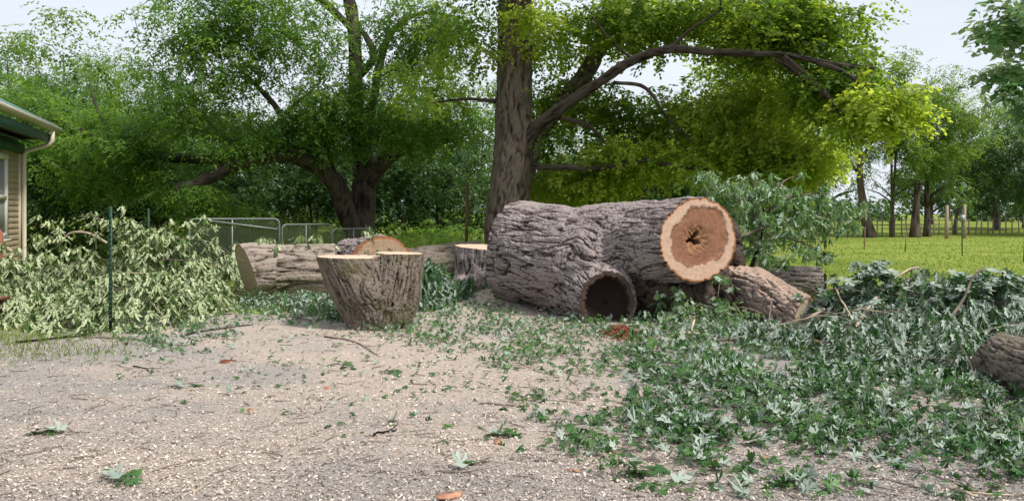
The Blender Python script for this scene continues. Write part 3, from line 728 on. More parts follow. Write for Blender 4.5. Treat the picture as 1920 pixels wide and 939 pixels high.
def chain_panel(name, x0, x1, y0, y1, h, label, brace=None):
    A = np.array([x0, y0, 0.]); B = np.array([x1, y1, 0.]); d = B-A; L = np.linalg.norm(d[:2]); d = d/L
    o = empty(name, A, label, 'fence')
    r = .1; pts = [(0, 0, .02)]+[(0, 0, h-r)]+[tuple(d*r*(1-math.cos(t))+UP*(h-r+r*math.sin(t))) for t in np.linspace(.3, 1.57, 4)]
    pts += [tuple(d*(L-r*(1-math.cos(t)))+UP*(h-r+r*math.sin(t))) for t in np.linspace(1.57, .3, 4)]+[tuple(d*L+UP*(h-r)), tuple(d*L+UP*.02)]
    b = MB(); b.tube(pts, .017, 8); b.build('frame', M['galv'], o)
    for t in ((.47,) if L > 1.2 else (.5,)):
        b = MB(); b.tube([d*L*t+UP*.03, d*L*t+UP*(h-.02)], .014, 8); b.build('upright', M['galv'], o)
    if brace:
        b = MB(); b.tube([d*L*brace[0]+UP*brace[1]-[0, .02, 0], d*L*brace[2]+UP*brace[3]-[0, .02, 0]], .016, 6); b.build('brace', M['galv'], o)
    b = MB(); st = .075; n = int(L/st)
    k = -int(h/st)-1
    while k*st < L:
        for s in (1, -1):
            a0, z0 = k*st, 0.; a1, z1 = k*st+h, h
            if a0 < 0: z0 = -a0; a0 = 0
            if a1 > L: z1 = h-(a1-L); a1 = L
            if z1 > z0+.02:
                if s < 0: q0, q1 = (a0, h-z0), (a1, h-z1)
                else: q0, q1 = (a0, z0), (a1, z1)
                V, Q, T = tube([d*q0[0]+UP*max(q0[1], .02), d*q1[0]+UP*max(q1[1], .02)], .0018, 3, False); b.add(V, Q)
        k += 1
    b.build('wire_mesh', M['galv'], o, kind='stuff'); return o
chain_panel('chain_link_fence', gx(355, 15.2), gx(524, 15.6), 15.2, 15.6, 1.29, 'galvanised chain link panel with a long sloping brace rail', brace=(.2, 1.26, .98, 1.08))
chain_panel('chain_link_fence', gx(529, 15.7), gx(622, 16.6), 15.7, 16.6, 1.17, 'smaller galvanised chain link gate panel above the pale log')
chain_panel('chain_link_fence', gx(624, 16.7), gx(700, 17.6), 16.7, 17.6, 1.06, 'low galvanised chain link panel leading behind the split log')

# far post and wire fence along the meadow
fr = empty('wire_fence', (gx(1600, 44), 44, 0), 'long post and wire fence along the far side of the mown meadow', 'fence')
fo = np.array(fr.location); b = MB(); b.box((0, 0, .55), (.06, .06, 1.3)); pm = None
def far_line(px): return 47+.018*(px-1560)
base_post = None; tops = []
for k, px in enumerate(np.arange(1300, 2060, 11.5)):
    Y = far_line(px)+rng.normal(0, .2); q = np.array([gx(px+rng.normal(0, 1.6), Y), Y, float(ground_z(gx(px, Y), Y))])-fo
    if base_post is None: base_post = b.build('post', M['weathered'], fr); o = base_post
    else: o = base_post.copy(); COL.objects.link(o)
    hh = rng.uniform(.8, 1.12); o.location = q; o.scale = (1, 1, hh); o.rotation_euler = (rng.normal(0, .03), rng.normal(0, .05), 0); tops.append(q)
for zz in (.35, .7, 1.05):
    b = MB(); b.tube(np.array(tops)+[0, 0, zz], .012, 3); b.build('wire', M['galv'], fr)
for px, hgt, lab in ((1775, 1.9, 'tall pale wooden post rising from the far meadow fence'), (1808, 1.95, 'tall wooden gate post beside the small grey box')):
    Y = 44.5; o = empty('wooden_post', (gx(px, Y), Y, float(ground_z(gx(px, Y), Y))), lab, 'post'); b = MB()
    b.tube([(0, 0, -.1), (0, 0, hgt*.5), (.02, 0, hgt)], [.11, .10, .085], 8); b.build('shaft', M['weathered'], o)

# ---------------------------------------------------------------- leaf litter on the yard
LIT = [([(560, 560), (700, 548), (800, 540), (1000, 585), (1190, 600), (1250, 700), (1130, 705), (960, 700), (880, 672), (800, 655), (740, 640), (640, 618)], .85),
       ([(400, 590), (520, 560), (640, 560), (650, 620), (560, 612), (470, 612)], .40),
       ([(1150, 600), (1350, 600), (1560, 560), (1920, 560), (2300, 600), (2300, 790), (1900, 800), (1600, 770), (1330, 752), (1240, 738), (1180, 700), (1120, 690)], .95),
       ([(1300, 740), (1600, 760), (2300, 780), (2300, 900), (1900, 905), (1760, 862), (1650, 850), (1560, 826), (1440, 812)], .62),
       ([(1185, 752), (1290, 768), (1380, 800), (1385, 845), (1290, 868), (1215, 842), (1160, 800)], .85),
       ([(1380, 800), (1600, 800), (1760, 850), (1700, 885), (1560, 870), (1440, 850)], .36),
       ([(960, 735), (1180, 740), (1200, 800), (1050, 800), (930, 770)], .26),
       ([(200, 600), (420, 590), (440, 640), (340, 660), (220, 650)], .7),
       ([(-100, 540), (200, 560), (210, 620), (-100, 600)], .35), ([(1100, 800), (1920, 850), (1920, 960), (1120, 920)], .10), ([(150, 640), (700, 620), (1000, 700), (900, 860), (250, 720)], .045),
       ([(820, 560), (960, 560), (960, 600), (820, 600)], .3), ([(420, 560), (530, 556), (530, 600), (420, 604)], 1.0), ([(1050, 812), (1150, 820), (1150, 850), (1050, 842)], .75), ([(1160, 870), (1250, 875), (1245, 912), (1155, 905)], .7), ([(920, 800), (960, 805), (960, 835), (915, 832)], .5)]
def density(px, py):
    d = np.zeros(np.shape(px))
    for poly, v in LIT: d = np.maximum(d, in_poly(px, py, poly)*v)
    return d
def litter(n, tm, name, smin, smax, zmax, thr, single=0):
    u = rnd(n); y0, y1 = 3.75, 12.7; Y = y0*(y1/y0)**u; px = rnd(n, -120, 2250); x = (px-960)/FPX*Y
    jx, jy = px+rng.normal(0, 14, n), HOR+1.4*FPX/Y+rng.normal(0, 9, n)*(8/Y)
    d = density(jx, jy); cl = fbm(np.column_stack([x*1.9, Y*1.9, 0*x]), 3, 71)
    k = (rnd(n) < d*thr*np.clip(1+1.7*cl, .08, 2.4)) & (yard_edge(x, Y) > -2)
    x, Y, d = x[k], Y[k], d[k]; n = len(x)
    a = rnd(n, 0, 6.28); pit = rng.normal(.05, .45, n); f = np.stack([np.cos(a), np.sin(a), pit], 1); up = nrm(np.array([0, 0, 1])+rng.normal(0, .42, (n, 3)))
    flip = rnd(n) < np.where(960+FPX*x/Y > 1180, .32, .18); up[flip] *= -1
    z = np.maximum(yard_z(x, Y), ground_z(x, Y))+rnd(n)*zmax*np.clip(d*1.3, .25, 1.2)+.012
    t = np.clip(rng.beta(2, 2, n)*.8+.1+.25*cl[k], 0, 1)
    Lv = Leaves(tm); Lv.add(np.stack([x, Y, z], 1), f, up, rnd(n, smin, smax)*np.where(960+FPX*x/Y > 1180, 1, .8), t); return Lv
Lv = litter(82000, T_LIT, 'leaf_litter', .035, .092, .075, .55); Lv.build('leaf_litter', M['leaf_cut'])
print('litter', sum(len(l[0]) for l in Lv.L))

# ---------------------------------------------------------------- piles of cut branches
def gauss(x, y, l): return sum(h*np.exp(-(((x-cx)/sx)**2+((y-cy)/sy)**2)) for cx, cy, sx, sy, h in l)
def grad(fn, x, y):
    e = .05; return np.stack([(fn(x-e, y)-fn(x+e, y))/(2*e), (fn(x, y-e)-fn(x, y+e))/(2*e), np.ones_like(x)], 1)
def tufts(P, nl, size, out, droop, up0, flip, tspread=.2, tb=.5):
    """leaves radiating from twig ends P; out: outward direction there"""
    n = len(P); N = n*nl; Pr = np.repeat(P, nl, 0); Or = np.repeat(out, nl, 0)
    a = rnd(N, 0, 6.28); rad = np.stack([np.cos(a), np.sin(a), np.zeros(N)], 1)
    f = nrm(rad*.6+Or*.12+np.array([0, 0, -1])*(droop*1.25+rng.normal(0, .2, N))[:, None]); up = nrm(np.array([0, 0, up0*.35])+rad*.75+Or*.55+rng.normal(0, .22, (N, 3)))
    fl = rnd(N) < flip; up[fl] *= -1
    s = rnd(N, *size); pos = Pr+f*s[:, None]*.35+rng.normal(0, .015, (N, 3))
    t = np.clip(np.repeat(rnd(n, -tspread, tspread), nl)+tb+rng.normal(0, .16, N), 0, 1)
    return pos, f, up, s, t
def twig_arc(b, P, d, L, r, sag=.25, n=7, bend=.3):
    d = nrm(d); k = nrm(rng.normal(size=3)); t = np.linspace(0, 1, n)[:, None]
    pts = np.asarray(P)+d*L*t+k*bend*L*(t*(1-t))+np.array([0, 0, -1])*sag*L*t*t+rng.normal(0, .008*L, (n, 3))
    b.tube(pts, np.linspace(r, r*.35, n), 5); return pts
def pile(name, label, H, box, ntuft, nl, size, droop, flip, tm, mt, zmin=.25, nstick=30, stick_r=(.003, .010), singles=300, tb=.5, stick_mat='twig', org=None, dens=None):
    x0, x1, y0, y1 = box; o = empty(name, (org or ((x0+x1)/2, (y0+y1)/2))+(0,), label, 'branch pile'); off = np.array(o.location)
    x = rnd(ntuft*6, x0, x1); y = rnd(ntuft*6, y0, y1); h = H(x, y); k = (h > .07) & (rnd(len(x)) < np.clip(h*3, .15, 1)*(dens(x, y) if dens else 1)); x, y, h = x[k][:ntuft], y[k][:ntuft], h[k][:ntuft]
    G = nrm(grad(H, x, y)); u = rnd(len(x))**.6; lum = .16*fbm(np.column_stack([x*2.2, y*2.2, 0*x]), 3, 81)
    z = h*(zmin+(1-zmin)*u)*(1+lum)+rnd(len(x), -.05, .09)+.03; z = np.maximum(z, .04)
    P = np.stack([x, y, z], 1); Lv = Leaves(tm); Lv.add(*tufts(P, nl, size, G, droop, 1., flip, tb=tb))
    # open skeleton of limbs below the leaves
    pad = 0
    for k in range(nstick):
        i = rng.integers(0, len(x)); a = rng.uniform(0, 6.28); b = MB(); r = rng.uniform(*stick_r)
        twig_arc(b, P[i]-off-np.array([0, 0, .05]), (math.cos(a), math.sin(a)*.6, rng.uniform(-.1, .55)), rng.uniform(.5, 1.5), r, .35); b.build('branch', M[stick_mat if k % 3 else 'twig_pale'], o)
    b = MB()
    for i in range(0, len(x), 3):
        b.tube([P[i]-off-G[i]*.22+rng.normal(0, .08, 3), P[i]-off-G[i]*.08+rng.normal(0, .02, 3), P[i]-off], [.006, .004, .003], 3, False)
    b.build('twigs', M['twig'], o, kind='stuff')
    Lv.build('foliage', M[mt], o, singles=singles)
    return o
# left: pale, wilting, hanging in tassels
HL = lambda x, y: .86*gauss(x, y, [(-6.9, 11.2, .8, .9, .80), (-5.9, 11.2, .55, .7, .85), (-5.05, 10.9, .48, .6, 1.0), (-4.6, 11.1, .38, .6, .75), (-4.85, 12.0, .35, .4, .75), (-5.3, 13.6, .5, .4, 1.05), (-4.6, 13.9, .5, .4, .90), (-3.9, 14.1, .5, .4, .85), (-7.7, 10.6, .8, .9, .5), (-4.9, 9.4, .75, .55, .42), (-5.7, 10.0, .9, .6, .42), (-4.2, 10.4, .42, .5, .28), (-4.5, 9.9, .6, .5, .36), (-8.3, 11, .6, .8, .4)])
pl = pile('branch_pile', 'long heap of cut branches with pale wilting drooping leaves beside the house', HL, (-9, -2.7, 8.4, 14.7), 1200, 10, (.10, .175), 1.5, .72, T_HANG, 'leaf_wilt', nstick=40, tb=.48)
b = MB(); off = np.array(pl.location)
b = MB(); b.tube(smooth_line([at(110, 462, 11.6), at(130, 438, 11.6), at(165, 437, 11.5), at(200, 455, 11.3)], .1)-off, .018, 6); b.build('branch', M['twig_pale'], pl)
b = MB(); b.tube(smooth_line([at(145, 408, 10.9), at(165, 405, 10.9), at(190, 413, 10.9), at(235, 470, 10.9)], .1)-off, [.004]*1+[.008]*(len(smooth_line([at(145, 408, 10.9), at(165, 405, 10.9), at(190, 413, 10.9), at(235, 470, 10.9)], .1))-1), 6); b.build('branch', M['twig'], pl)
# tall pale sprigs sticking out of that heap
T_ = []
for (px, py, Y, r, n) in ((175, 412, 10.9, .10, 5), (232, 412, 10.9, .13, 12), (255, 425, 10.9, .10, 10), (225, 438, 10.9, .16, 14), (85, 440, 11.1, .22, 14), (310, 440, 11.1, .18, 14), (385, 432, 12.6, .13, 9), (300, 455, 11, .22, 14), (30, 470, 11, .25, 14), (130, 475, 10.8, .25, 14)):
    c = at(px, py, Y); T_.append(c+rng.normal(0, r, (n, 3))*[1, .8, .7])
T_ = np.concatenate(T_); Lv = Leaves(T_HANG); Lv.add(*tufts(T_, 7, (.09, .15), nrm(T_*0+[0, -.3, 1]), 1.0, 1, .75, tb=.55)); Lv.build('sprays', M['leaf_wilt'], pl)
# right: blue green heap
HR = lambda x, y: .70*gauss(x, y, [(4.1, 9.0, .6, .7, .55), (4.75, 8.8, .55, .7, .70), (5.4, 8.6, .6, .7, .62), (6.1, 8.4, .7, .8, .66), (5.2, 7.6, .8, .7, .42), (4.2, 7.7, .8, .7, .36), (3.2, 7.9, .7, .6, .28), (3.5, 6.9, .9, .5, .22), (4.4, 6.6, .8, .5, .26), (2.5, 8.4, .7, .5, .20), (7.0, 8.2, .8, .8, .6), (2.9, 6.2, .7, .4, .12), (5.2, 5.8, .5, .5, .2), (6.2, 7, .8, .8, .4)])
pr = pile('branch_pile', 'sprawling heap of cut branches with blue green leaves filling the right side', HR, (1.6, 8.2, 5.0, 10.2), 2200, 7, (.09, .155), 1.1, .60, T_HANG, 'leaf_cut', nstick=120, stick_r=(.002, .007), tb=.5)
off = np.array(pr.location)
for ctrl, r0, r1, mt in (([at(1560, 690, 7.6), at(1640, 560, 8.6), at(1690, 512, 9.0), at(1722, 503, 9.1)], .02, .014, 'twig_pale'), ([at(1740, 645, 7.6), at(1790, 590, 7.9), at(1825, 520, 8.1), at(1848, 498, 8.2)], .024, .008, 'twig'),
                         ([at(1700, 640, 8), at(1770, 560, 8.4), at(1850, 545, 8.4)], .02, .01, 'twig'), ([at(1560, 530, 9.2), at(1580, 565, 8.6), at(1600, 600, 8.0)], .012, .008, 'twig_pale'),
                         ([at(1870, 570, 8.2), at(1900, 560, 8.3), at(1960, 540, 8.5)], .045, .05, 'twig'), ([at(1510, 600, 8.4), at(1540, 583, 8.4), at(1545, 580, 8.4)], .02, .014, 'twig_pale'),
                         ([at(1275, 650, 8.2), at(1330, 640, 8.1), at(1420, 632, 8.1), at(1500, 660, 7.8)], .012, .008, 'twig'), ([at(1300, 640, 8.5), at(1297, 615, 8.5), at(1303, 600, 8.6)], .014, .01, 'twig_pale'), ([at(1265, 628, 8.6), at(1300, 622, 8.6), at(1330, 634, 8.5)], .02, .014, 'twig_pale'),
                         ([at(1390, 640, 8.2), at(1440, 610, 8.4), at(1447, 560, 8.6)], .012, .006, 'twig'), ([at(1640, 730, 6.6), at(1740, 724, 6.5), at(1830, 748, 6.2)], .010, .007, 'twig_pale'), ([at(1640, 700, 7.0), at(1700, 735, 6.6), at(1800, 790, 5.7)], .012, .007, 'twig')):
    l = smooth_line(ctrl, .12)-off; b = MB(); b.tube(l+rng.normal(0, .006, l.shape), np.linspace(r0, r1, len(l)), 7); b.build('branch', M[mt], pr)
T_ = []
for (px, py, Y, r, n) in ((1637, 500, 8.9, .10, 14), (1620, 530, 8.9, .18, 22), (1855, 515, 8.2, .08, 8), (1885, 520, 8.2, .07, 6), (1810, 530, 8.2, .10, 10), (1540, 560, 9.2, .15, 14), (1690, 560, 8.6, .2, 18), (1770, 585, 8.3, .2, 16), (1900, 585, 8.1, .2, 16), (1580, 545, 9.1, .15, 14)):
    T_.append(at(px, py, Y)+rng.normal(0, r, (n, 3))*[1, .8, .8])
T_ = np.concatenate(T_); Lv = Leaves(T_HANG_HD); Lv.add(*tufts(T_, 5, (.09, .15), nrm(T_*0+[0, -.3, 1]), .7, 1, .6, tb=.5)); Lv.build('sprays', M['leaf_cut'], pr)
# middle: dark green drooping heap at the cut stump
HM = lambda x, y: gauss(x, y, [(-1.15, 11.9, .45, .45, .44), (-1.55, 11.8, .45, .45, .38), (-.75, 11.9, .25, .4, .3), (-1.3, 11.2, .5, .4, .2)])
pm_ = pile('leafy_branches', 'mound of drooping deep green leaves heaped against the flat cut stump', HM, (-2.3, 0.1, 10.6, 12.8), 420, 7, (.10, .16), 1.1, .25, T_HANG, 'leaf_cut', nstick=8, singles=100, tb=.35)
HB = lambda x, y: gauss(x, y, [(-3.9, 11.7, .35, .35, .16), (-2.6, 10.8, .6, .5, .25), (-3.1, 11.5, .5, .4, .22), (-2.3, 10.2, .5, .35, .16)])
pile('leafy_branches', 'low leafy green branches on the sawdust left of the upright trunk section', HB, (-4.6, -1.6, 9.6, 12.4), 260, 6, (.08, .13), .6, .35, T_HANG, 'leaf_cut', nstick=8, singles=60, tb=.5)
HT = lambda x, y: gauss(x, y, [(2.05, 9.9, .35, .3, .30), (2.7, 9.6, .4, .3, .28)])
pile('leafy_branches', 'low twiggy green sprigs below the sawn face of the huge trunk', HT, (1.3, 3.3, 9.1, 10.6), 90, 5, (.06, .11), .5, .3, T_HANG, 'leaf_bough', nstick=10, singles=50, tb=.7)
# leafy sprigs hanging before the face of the trunk and lying on the logs
def sprig(name, label, ctrl, tuftP, nl, size, mt, tm, droop=.7, flip=.4, tb=.5, r=.006, singles=0, spread=.05, cat='sprig'):
    ctrl = np.array(ctrl); o = empty(name, ctrl[0], label, cat); off = np.array(o.location)
    l = smooth_line(ctrl, .06)-off; b = MB(); b.tube(l, np.linspace(r, r*.5, len(l)), 5); b.build('stem', M['twig'], o)
    T_ = np.concatenate([np.asarray(c)+rng.normal(0, spread, (k, 3)) for c, k in tuftP]); Lv = Leaves(tm); Lv.add(*tufts(T_, nl, size, nrm(T_*0+[0, -.4, 1]), droop, 1, flip, tb=tb))
    if singles: Lv.build('foliage', M[mt], o, singles=singles) if singles < 9999 else None
    else: Lv.build('leaves', M[mt], o)
    return o
sprig('leafy_sprig', 'thin bright green sprig hanging in front of the dark underside of the huge trunk', [at(1262, 590, 9.6), at(1270, 545, 9.7), at(1285, 520, 9.8)], [(at(1283, 605, 9.5), 4), (at(1278, 575, 9.6), 5), (at(1270, 545, 9.7), 5), (at(1240, 555, 9.8), 4), (at(1295, 560, 9.6), 3)], 3, (.05, .09), 'leaf_bough', T_FLAT, tb=.8)
sprig('leafy_sprig', 'small grey green sprig drooping over the lower edge of the sawn face', [at(1345, 560, 9.7), at(1350, 520, 9.8), at(1340, 498, 9.85)], [(at(1340, 500, 9.85), 6), (at(1355, 530, 9.8), 5), (at(1350, 560, 9.7), 5)], 4, (.06, .10), 'leaf_bough', T_FLAT, tb=.5)
sprig('leafy_sprig', 'pale leaf sprig lying on top of the pale brown log', [at(530, 462, 12.7), at(560, 452, 12.75), at(600, 452, 12.8)], [(at(520, 458, 12.6), 4), (at(565, 452, 12.6), 5), (at(600, 450, 12.7), 4), (at(500, 455, 12.7), 4)], 4, (.09, .15), 'leaf_wilt', T_HANG, spread=.09)
sprig('leafy_sprig', 'fresh green sprig resting on the upright trunk section against the split log', [at(690, 480, 9.85), at(700, 474, 9.9), at(715, 470, 9.9)], [(at(690, 476, 9.9), 3), (at(725, 468, 10.0), 3)], 3, (.07, .11), 'leaf_cut', T_HANG, spread=.04)
sprig('leafy_sprig', 'pale sprig standing up on the split log', [at(690, 442, 13.4), at(688, 432, 13.4), at(686, 420, 13.4)], [(at(688, 426, 13.4), 5)], 4, (.09, .14), 'leaf_wilt', T_HANG, spread=.07)
# small sprigs lying alone on the yard
for (px, py, n, sz, lab) in ((92, 818, 5, .09, 'small green leaf cluster on the gravel near the left edge'), (337, 727, 3, .10, 'single dark green leaf cluster lying alone on pale gravel'), (243, 908, 6, .09, 'green leaf cluster at the bottom of the gravel, left of centre'),
                             (885, 877, 4, .08, 'flat leaf cluster on the gravel near the bottom middle'), (940, 822, 5, .08, 'leaf cluster with an orange bark chip beside it'), (636, 688, 4, .08, 'yellow green leaves on sawdust in front of the upright trunk section'),
                             (1205, 890, 9, .12, 'large grey green leaf cluster at the bottom of the yard, right of centre'), (1100, 832, 7, .10, 'dark green sprig lying flat left of the leaf spread'), (1310, 838, 12, .12, 'large star shaped leaves at the tip of the leaf spread'),
                             (1480, 912, 7, .11, 'grey green leaves near the lower right edge of the bare gravel'), (735, 700, 5, .08, 'scattered green leaves on the pale sawdust swath'), (432, 628, 5, .08, 'green leaf cluster below the pale wilting heap')):
    Y = 1.4*FPX/(py-HOR); c = np.array([gx(px, Y), Y, 0]); c[2] = float(yard_z(c[0:1], c[1:2])[0])
    o = empty('leaf_sprig', c, lab, 'leaf cluster', 'loose leaf clusters on the yard')
    a = rnd(1, 0, 6.28)[0]; b = MB(); d = np.array([math.cos(a), math.sin(a)*.6, 0]); b.tube([-d*.12+[0, 0, .01], [0, 0, .02], d*.10+[0, 0, .012]], [.004, .003, .002], 4); b.build('stem', M['twig'], o)
    P = rng.normal(0, .055 if n < 9 else .10, (n, 3))*[1, 1, 0]+[0, 0, .022]+c; aa = rnd(n, 0, 6.28); up = nrm(np.array([0, 0, 1])+rng.normal(0, .3, (n, 3))); up[rnd(n) < .4] *= -1
    Lv = Leaves(T_HD); Lv.add(P, np.stack([np.cos(aa), np.sin(aa), rng.normal(.05, .15, n)], 1), up, rnd(n, sz*.8, sz*1.25), rnd(n, .2, .8))
    P_, f_, u_, z_, t_ = [q for q in Lv.L[0]]
    for i in range(n):
        V, F = T_HD[i % 4]; fw = nrm(f_[i]); sx = nrm(np.cross(fw, u_[i])); u2 = np.cross(sx, fw)
        link('leaf', mesh_np('leaf', P_[i]-c+z_[i]*(V[:, :1]*sx+V[:, 1:2]*fw+V[:, 2:]*u2), F, M['leaf_cut'], False, {'tint': np.full(len(V), t_[i])}), o)
# upright leafy bough behind the trunk
def bough():
    base = np.array([3.2, 12.9, 0]); o = empty('leafy_bough', base, 'upright leafy silver green bough standing behind the right end of the huge trunk', 'bough'); off = base
    limbs = [[at(1392, 560, 11.6), at(1405, 510, 12), at(1425, 455, 12.3), at(1432, 400, 12.4), at(1420, 350, 12.5)], [at(1388, 445, 12.0), at(1440, 425, 12.2), at(1520, 410, 12.3), at(1580, 398, 12.4)],
             [at(1425, 455, 12.3), at(1470, 445, 12.2), at(1520, 462, 12.1), at(1548, 474, 12.0)], [at(1430, 400, 12.4), at(1480, 370, 12.4), at(1550, 362, 12.4)], [at(1428, 420, 12.4), at(1380, 370, 12.5), at(1340, 345, 12.6)],
             [at(1395, 540, 11.8), at(1415, 500, 11.7), at(1440, 478, 11.7)], [at(1432, 385, 12.4), at(1470, 340, 12.5), at(1490, 332, 12.5)]]
    for k, l in enumerate(limbs):
        s = smooth_line(l, .12)-off; b = MB(); b.tube(s, np.linspace(.028 if k else .045, .008, len(s)), 6); b.build('limb', M['twig'] if k else M['bark_limb'], o)
    T_ = []
    for (px, py, Y, rx, rz, n) in ((1350, 345, 12.6, .28, .20, 20), (1400, 340, 12.6, .3, .22, 24), (1450, 355, 12.5, .35, .25, 30), (1510, 372, 12.4, .35, .2, 26), (1560, 385, 12.4, .25, .15, 16), (1582, 408, 12.3, .13, .14, 7), (1360, 395, 12.7, .25, .25, 18),
                                   (1420, 400, 12.4, .35, .3, 30), (1480, 415, 12.3, .35, .2, 24), (1540, 425, 12.3, .3, .14, 15), (1400, 450, 12.2, .25, .25, 18), (1450, 455, 12.1, .28, .18, 15), (1510, 460, 12.0, .22, .10, 10), (1545, 473, 12.0, .12, .07, 5),
                                   (1420, 490, 12.0, .15, .18, 8), (1440, 475, 12.0, .2, .1, 7), (1385, 500, 12, .1, .15, 6), (1598, 395, 12.3, .08, .08, 4), (1330, 325, 12.7, .15, .1, 7)):
        T_.append(at(px, py, Y)+np.clip(rng.normal(0, 1, (n, 3)), -1.7, 1.7)*[rx*.62, .35, rz*.62])
    T_ = np.concatenate(T_); Lv = Leaves(T_HANG); Lv.add(*tufts(T_, 9, (.09, .165), nrm(T_*0+[0, 0, 1]), .8, 1, .48, tspread=.3, tb=.68))
    Lv.build('foliage', M['leaf_bough'], o, singles=250, key=None)
    b = MB(); allp = np.concatenate([smooth_line(l, .12) for l in limbs])
    for p_ in T_[::2]:
        q = allp[np.argmin(np.linalg.norm(allp-p_, axis=1)+np.maximum(allp[:, 2]-p_[2], 0)*.5)]; mid = (p_+q)/2+[0, 0, .05]
        b.tube(np.array([q, mid, p_])-off, [.006, .004, .002], 3, False)
    b.build('twigs', M['twig'], o, kind='stuff')
bough()

# ---------------------------------------------------------------- loose things on the yard
def ground_stick(px0, py0, px1, py1, r, lab, mt='twig', bow=.06):
    Y0, Y1 = 1.4*FPX/(py0-HOR), 1.4*FPX/(py1-HOR); a = np.array([gx(px0, Y0), Y0, 0]); b_ = np.array([gx(px1, Y1), Y1, 0]); c = (a+b_)/2
    o = empty('stick', c, lab, 'stick', 'sticks on the yard'); t = np.linspace(0, 1, 9)[:, None]; d = b_-a; s = np.array([-d[1], d[0], 0])
    p_ = a+d*t+s*bow*np.sin(t*math.pi*1.3)+rng.normal(0, .006, (9, 3))*[1, 1, 0]; p_[:, 2] = yard_z(p_[:, 0], p_[:, 1])+r+.006*np.abs(np.sin(t[:, 0]*7))
    b = MB(); b.tube(p_-c, np.linspace(r, r*.55, 9), 6); b.build('shaft', M[mt], o)
    b = MB(); q = p_[5]-c; b.tube([q, q+nrm(d)*.10+nrm(s)*.05+[0, 0, .01], q+nrm(d)*.16+nrm(s)*.12+[0, 0, .012]], [r*.5, r*.35, r*.2], 5); b.build('side_twig', M[mt], o)
ground_stick(30, 646, 160, 634, .014, 'long straight brown stick on the gravel at the left edge', 'bark_limb', .01)
ground_stick(160, 636, 350, 648, .008, 'thin bent stick reaching out from under the pale wilting heap')
ground_stick(345, 632, 470, 612, .010, 'dark stick lying between the pale heap and the sawdust', 'bark_limb')
ground_stick(608, 634, 722, 668, .010, 'curved brown stick in front of the upright trunk section')
ground_stick(895, 762, 985, 768, .006, 'thin straight twig on the pale sawdust near the middle')
ground_stick(700, 822, 745, 812, .008, 'short dark twig on trampled gravel', 'bark_limb')
ground_stick(820, 890, 905, 897, .006, 'thin twig at the bottom middle of the yard')
ground_stick(360, 937, 402, 906, .004, 'pale thin stem at the very bottom left of centre', 'twig_pale')
ground_stick(1780, 922, 1830, 937, .012, 'short pale peeled stick at the bottom right corner', 'twig_pale')
ground_stick(1870, 862, 1930, 892, .014, 'thick weathered stick at the right edge among the leaves', 'twig_pale')
ground_stick(250, 690, 285, 702, .006, 'short grey twig left of centre on the gravel', 'bark_limb')
ground_stick(1000, 868, 1050, 872, .005, 'tiny brown twig right of the bottom middle')
b = MB()
for k in range(1100):
    Y = 3.8*(11/3.8)**rnd(1)[0]; px = rnd(1, -100, 2000)[0]; x = gx(px, Y)
    if yard_edge(np.array([x]), np.array([Y]))[0] < .1: continue
    a = rnd(1, 0, 3.14)[0]; L = rnd(1, .03, .16)[0]*(2 if px > 1050 else 1); d = np.array([math.cos(a), math.sin(a), 0]); c = np.array([x, Y, yard_z(np.array([x]), np.array([Y]))[0]+.008]); r = rnd(1, .0015, .004)[0]
    b.tube([c-d*L/2, c+rng.normal(0, .006, 3)*[1, 1, 0], c+d*L/2], [r, r, r*.6], 4)
b.build('twig_litter', M['twig'], kind='stuff')
M['redrot'] = simple_mat('red_brown_rotten_wood', (.20, .065, .035), .95, var=.4, scale=25, bmp=.01)
M['orange'] = simple_mat('orange_inner_bark', (.38, .20, .125), .85, var=.25, scale=20, bmp=.006)
# crumbled rot spilling from the hollow limb
def crumbs(name, label, px, py, sx, sy, n, h, mt):
    Y = 1.4*FPX/(py-HOR); c = np.array([gx(px, Y), Y, 0]); o = empty(name, c, label, 'wood debris')
    xx, yy = np.meshgrid(np.linspace(-2, 2, 30), np.linspace(-2, 2, 30)); z = h*np.exp(-(xx**2+yy**2))*(1+.4*fbm(np.column_stack([xx.ravel(), yy.ravel(), xx.ravel()*0])*2, 3, 90).reshape(xx.shape))-.01
    V = np.column_stack([(xx*sx+yy*sx*.35).ravel(), (yy*sy-xx*sy*.5).ravel(), z.ravel()]); V[:, 2] += yard_z(V[:, 0]+c[0], V[:, 1]+c[1])-.012; i = (np.arange(29)[:, None]*30+np.arange(29)).ravel()
    link('heap', mesh_np('heap', V, np.stack([i, i+1, i+31, i+30], -1), M[mt], True), o)
    b = MB()
    for k in range(n):
        q = rng.normal(0, .8, 2); p_ = np.array([(q[0]+q[1]*.35)*sx, (q[1]-q[0]*.5)*sy, 0]); p_[2] = float(yard_z(np.array([p_[0]+c[0]]), np.array([p_[1]+c[1]]))[0])+h*math.exp(-q@q)+.003
        s = rng.uniform(.006, .02); A_ = np.linalg.qr(rng.normal(size=(3, 3)))[0]; b.box(p_, (s*1.8, s, s*.5), ax=A_)
    b.build('crumbs', M[mt], o, kind='stuff')
crumbs('rotten_wood_spill', 'red brown crumbled rotten wood spilled below the hollow limb', 1168, 630, .15, .26, 420, .10, 'redrot')
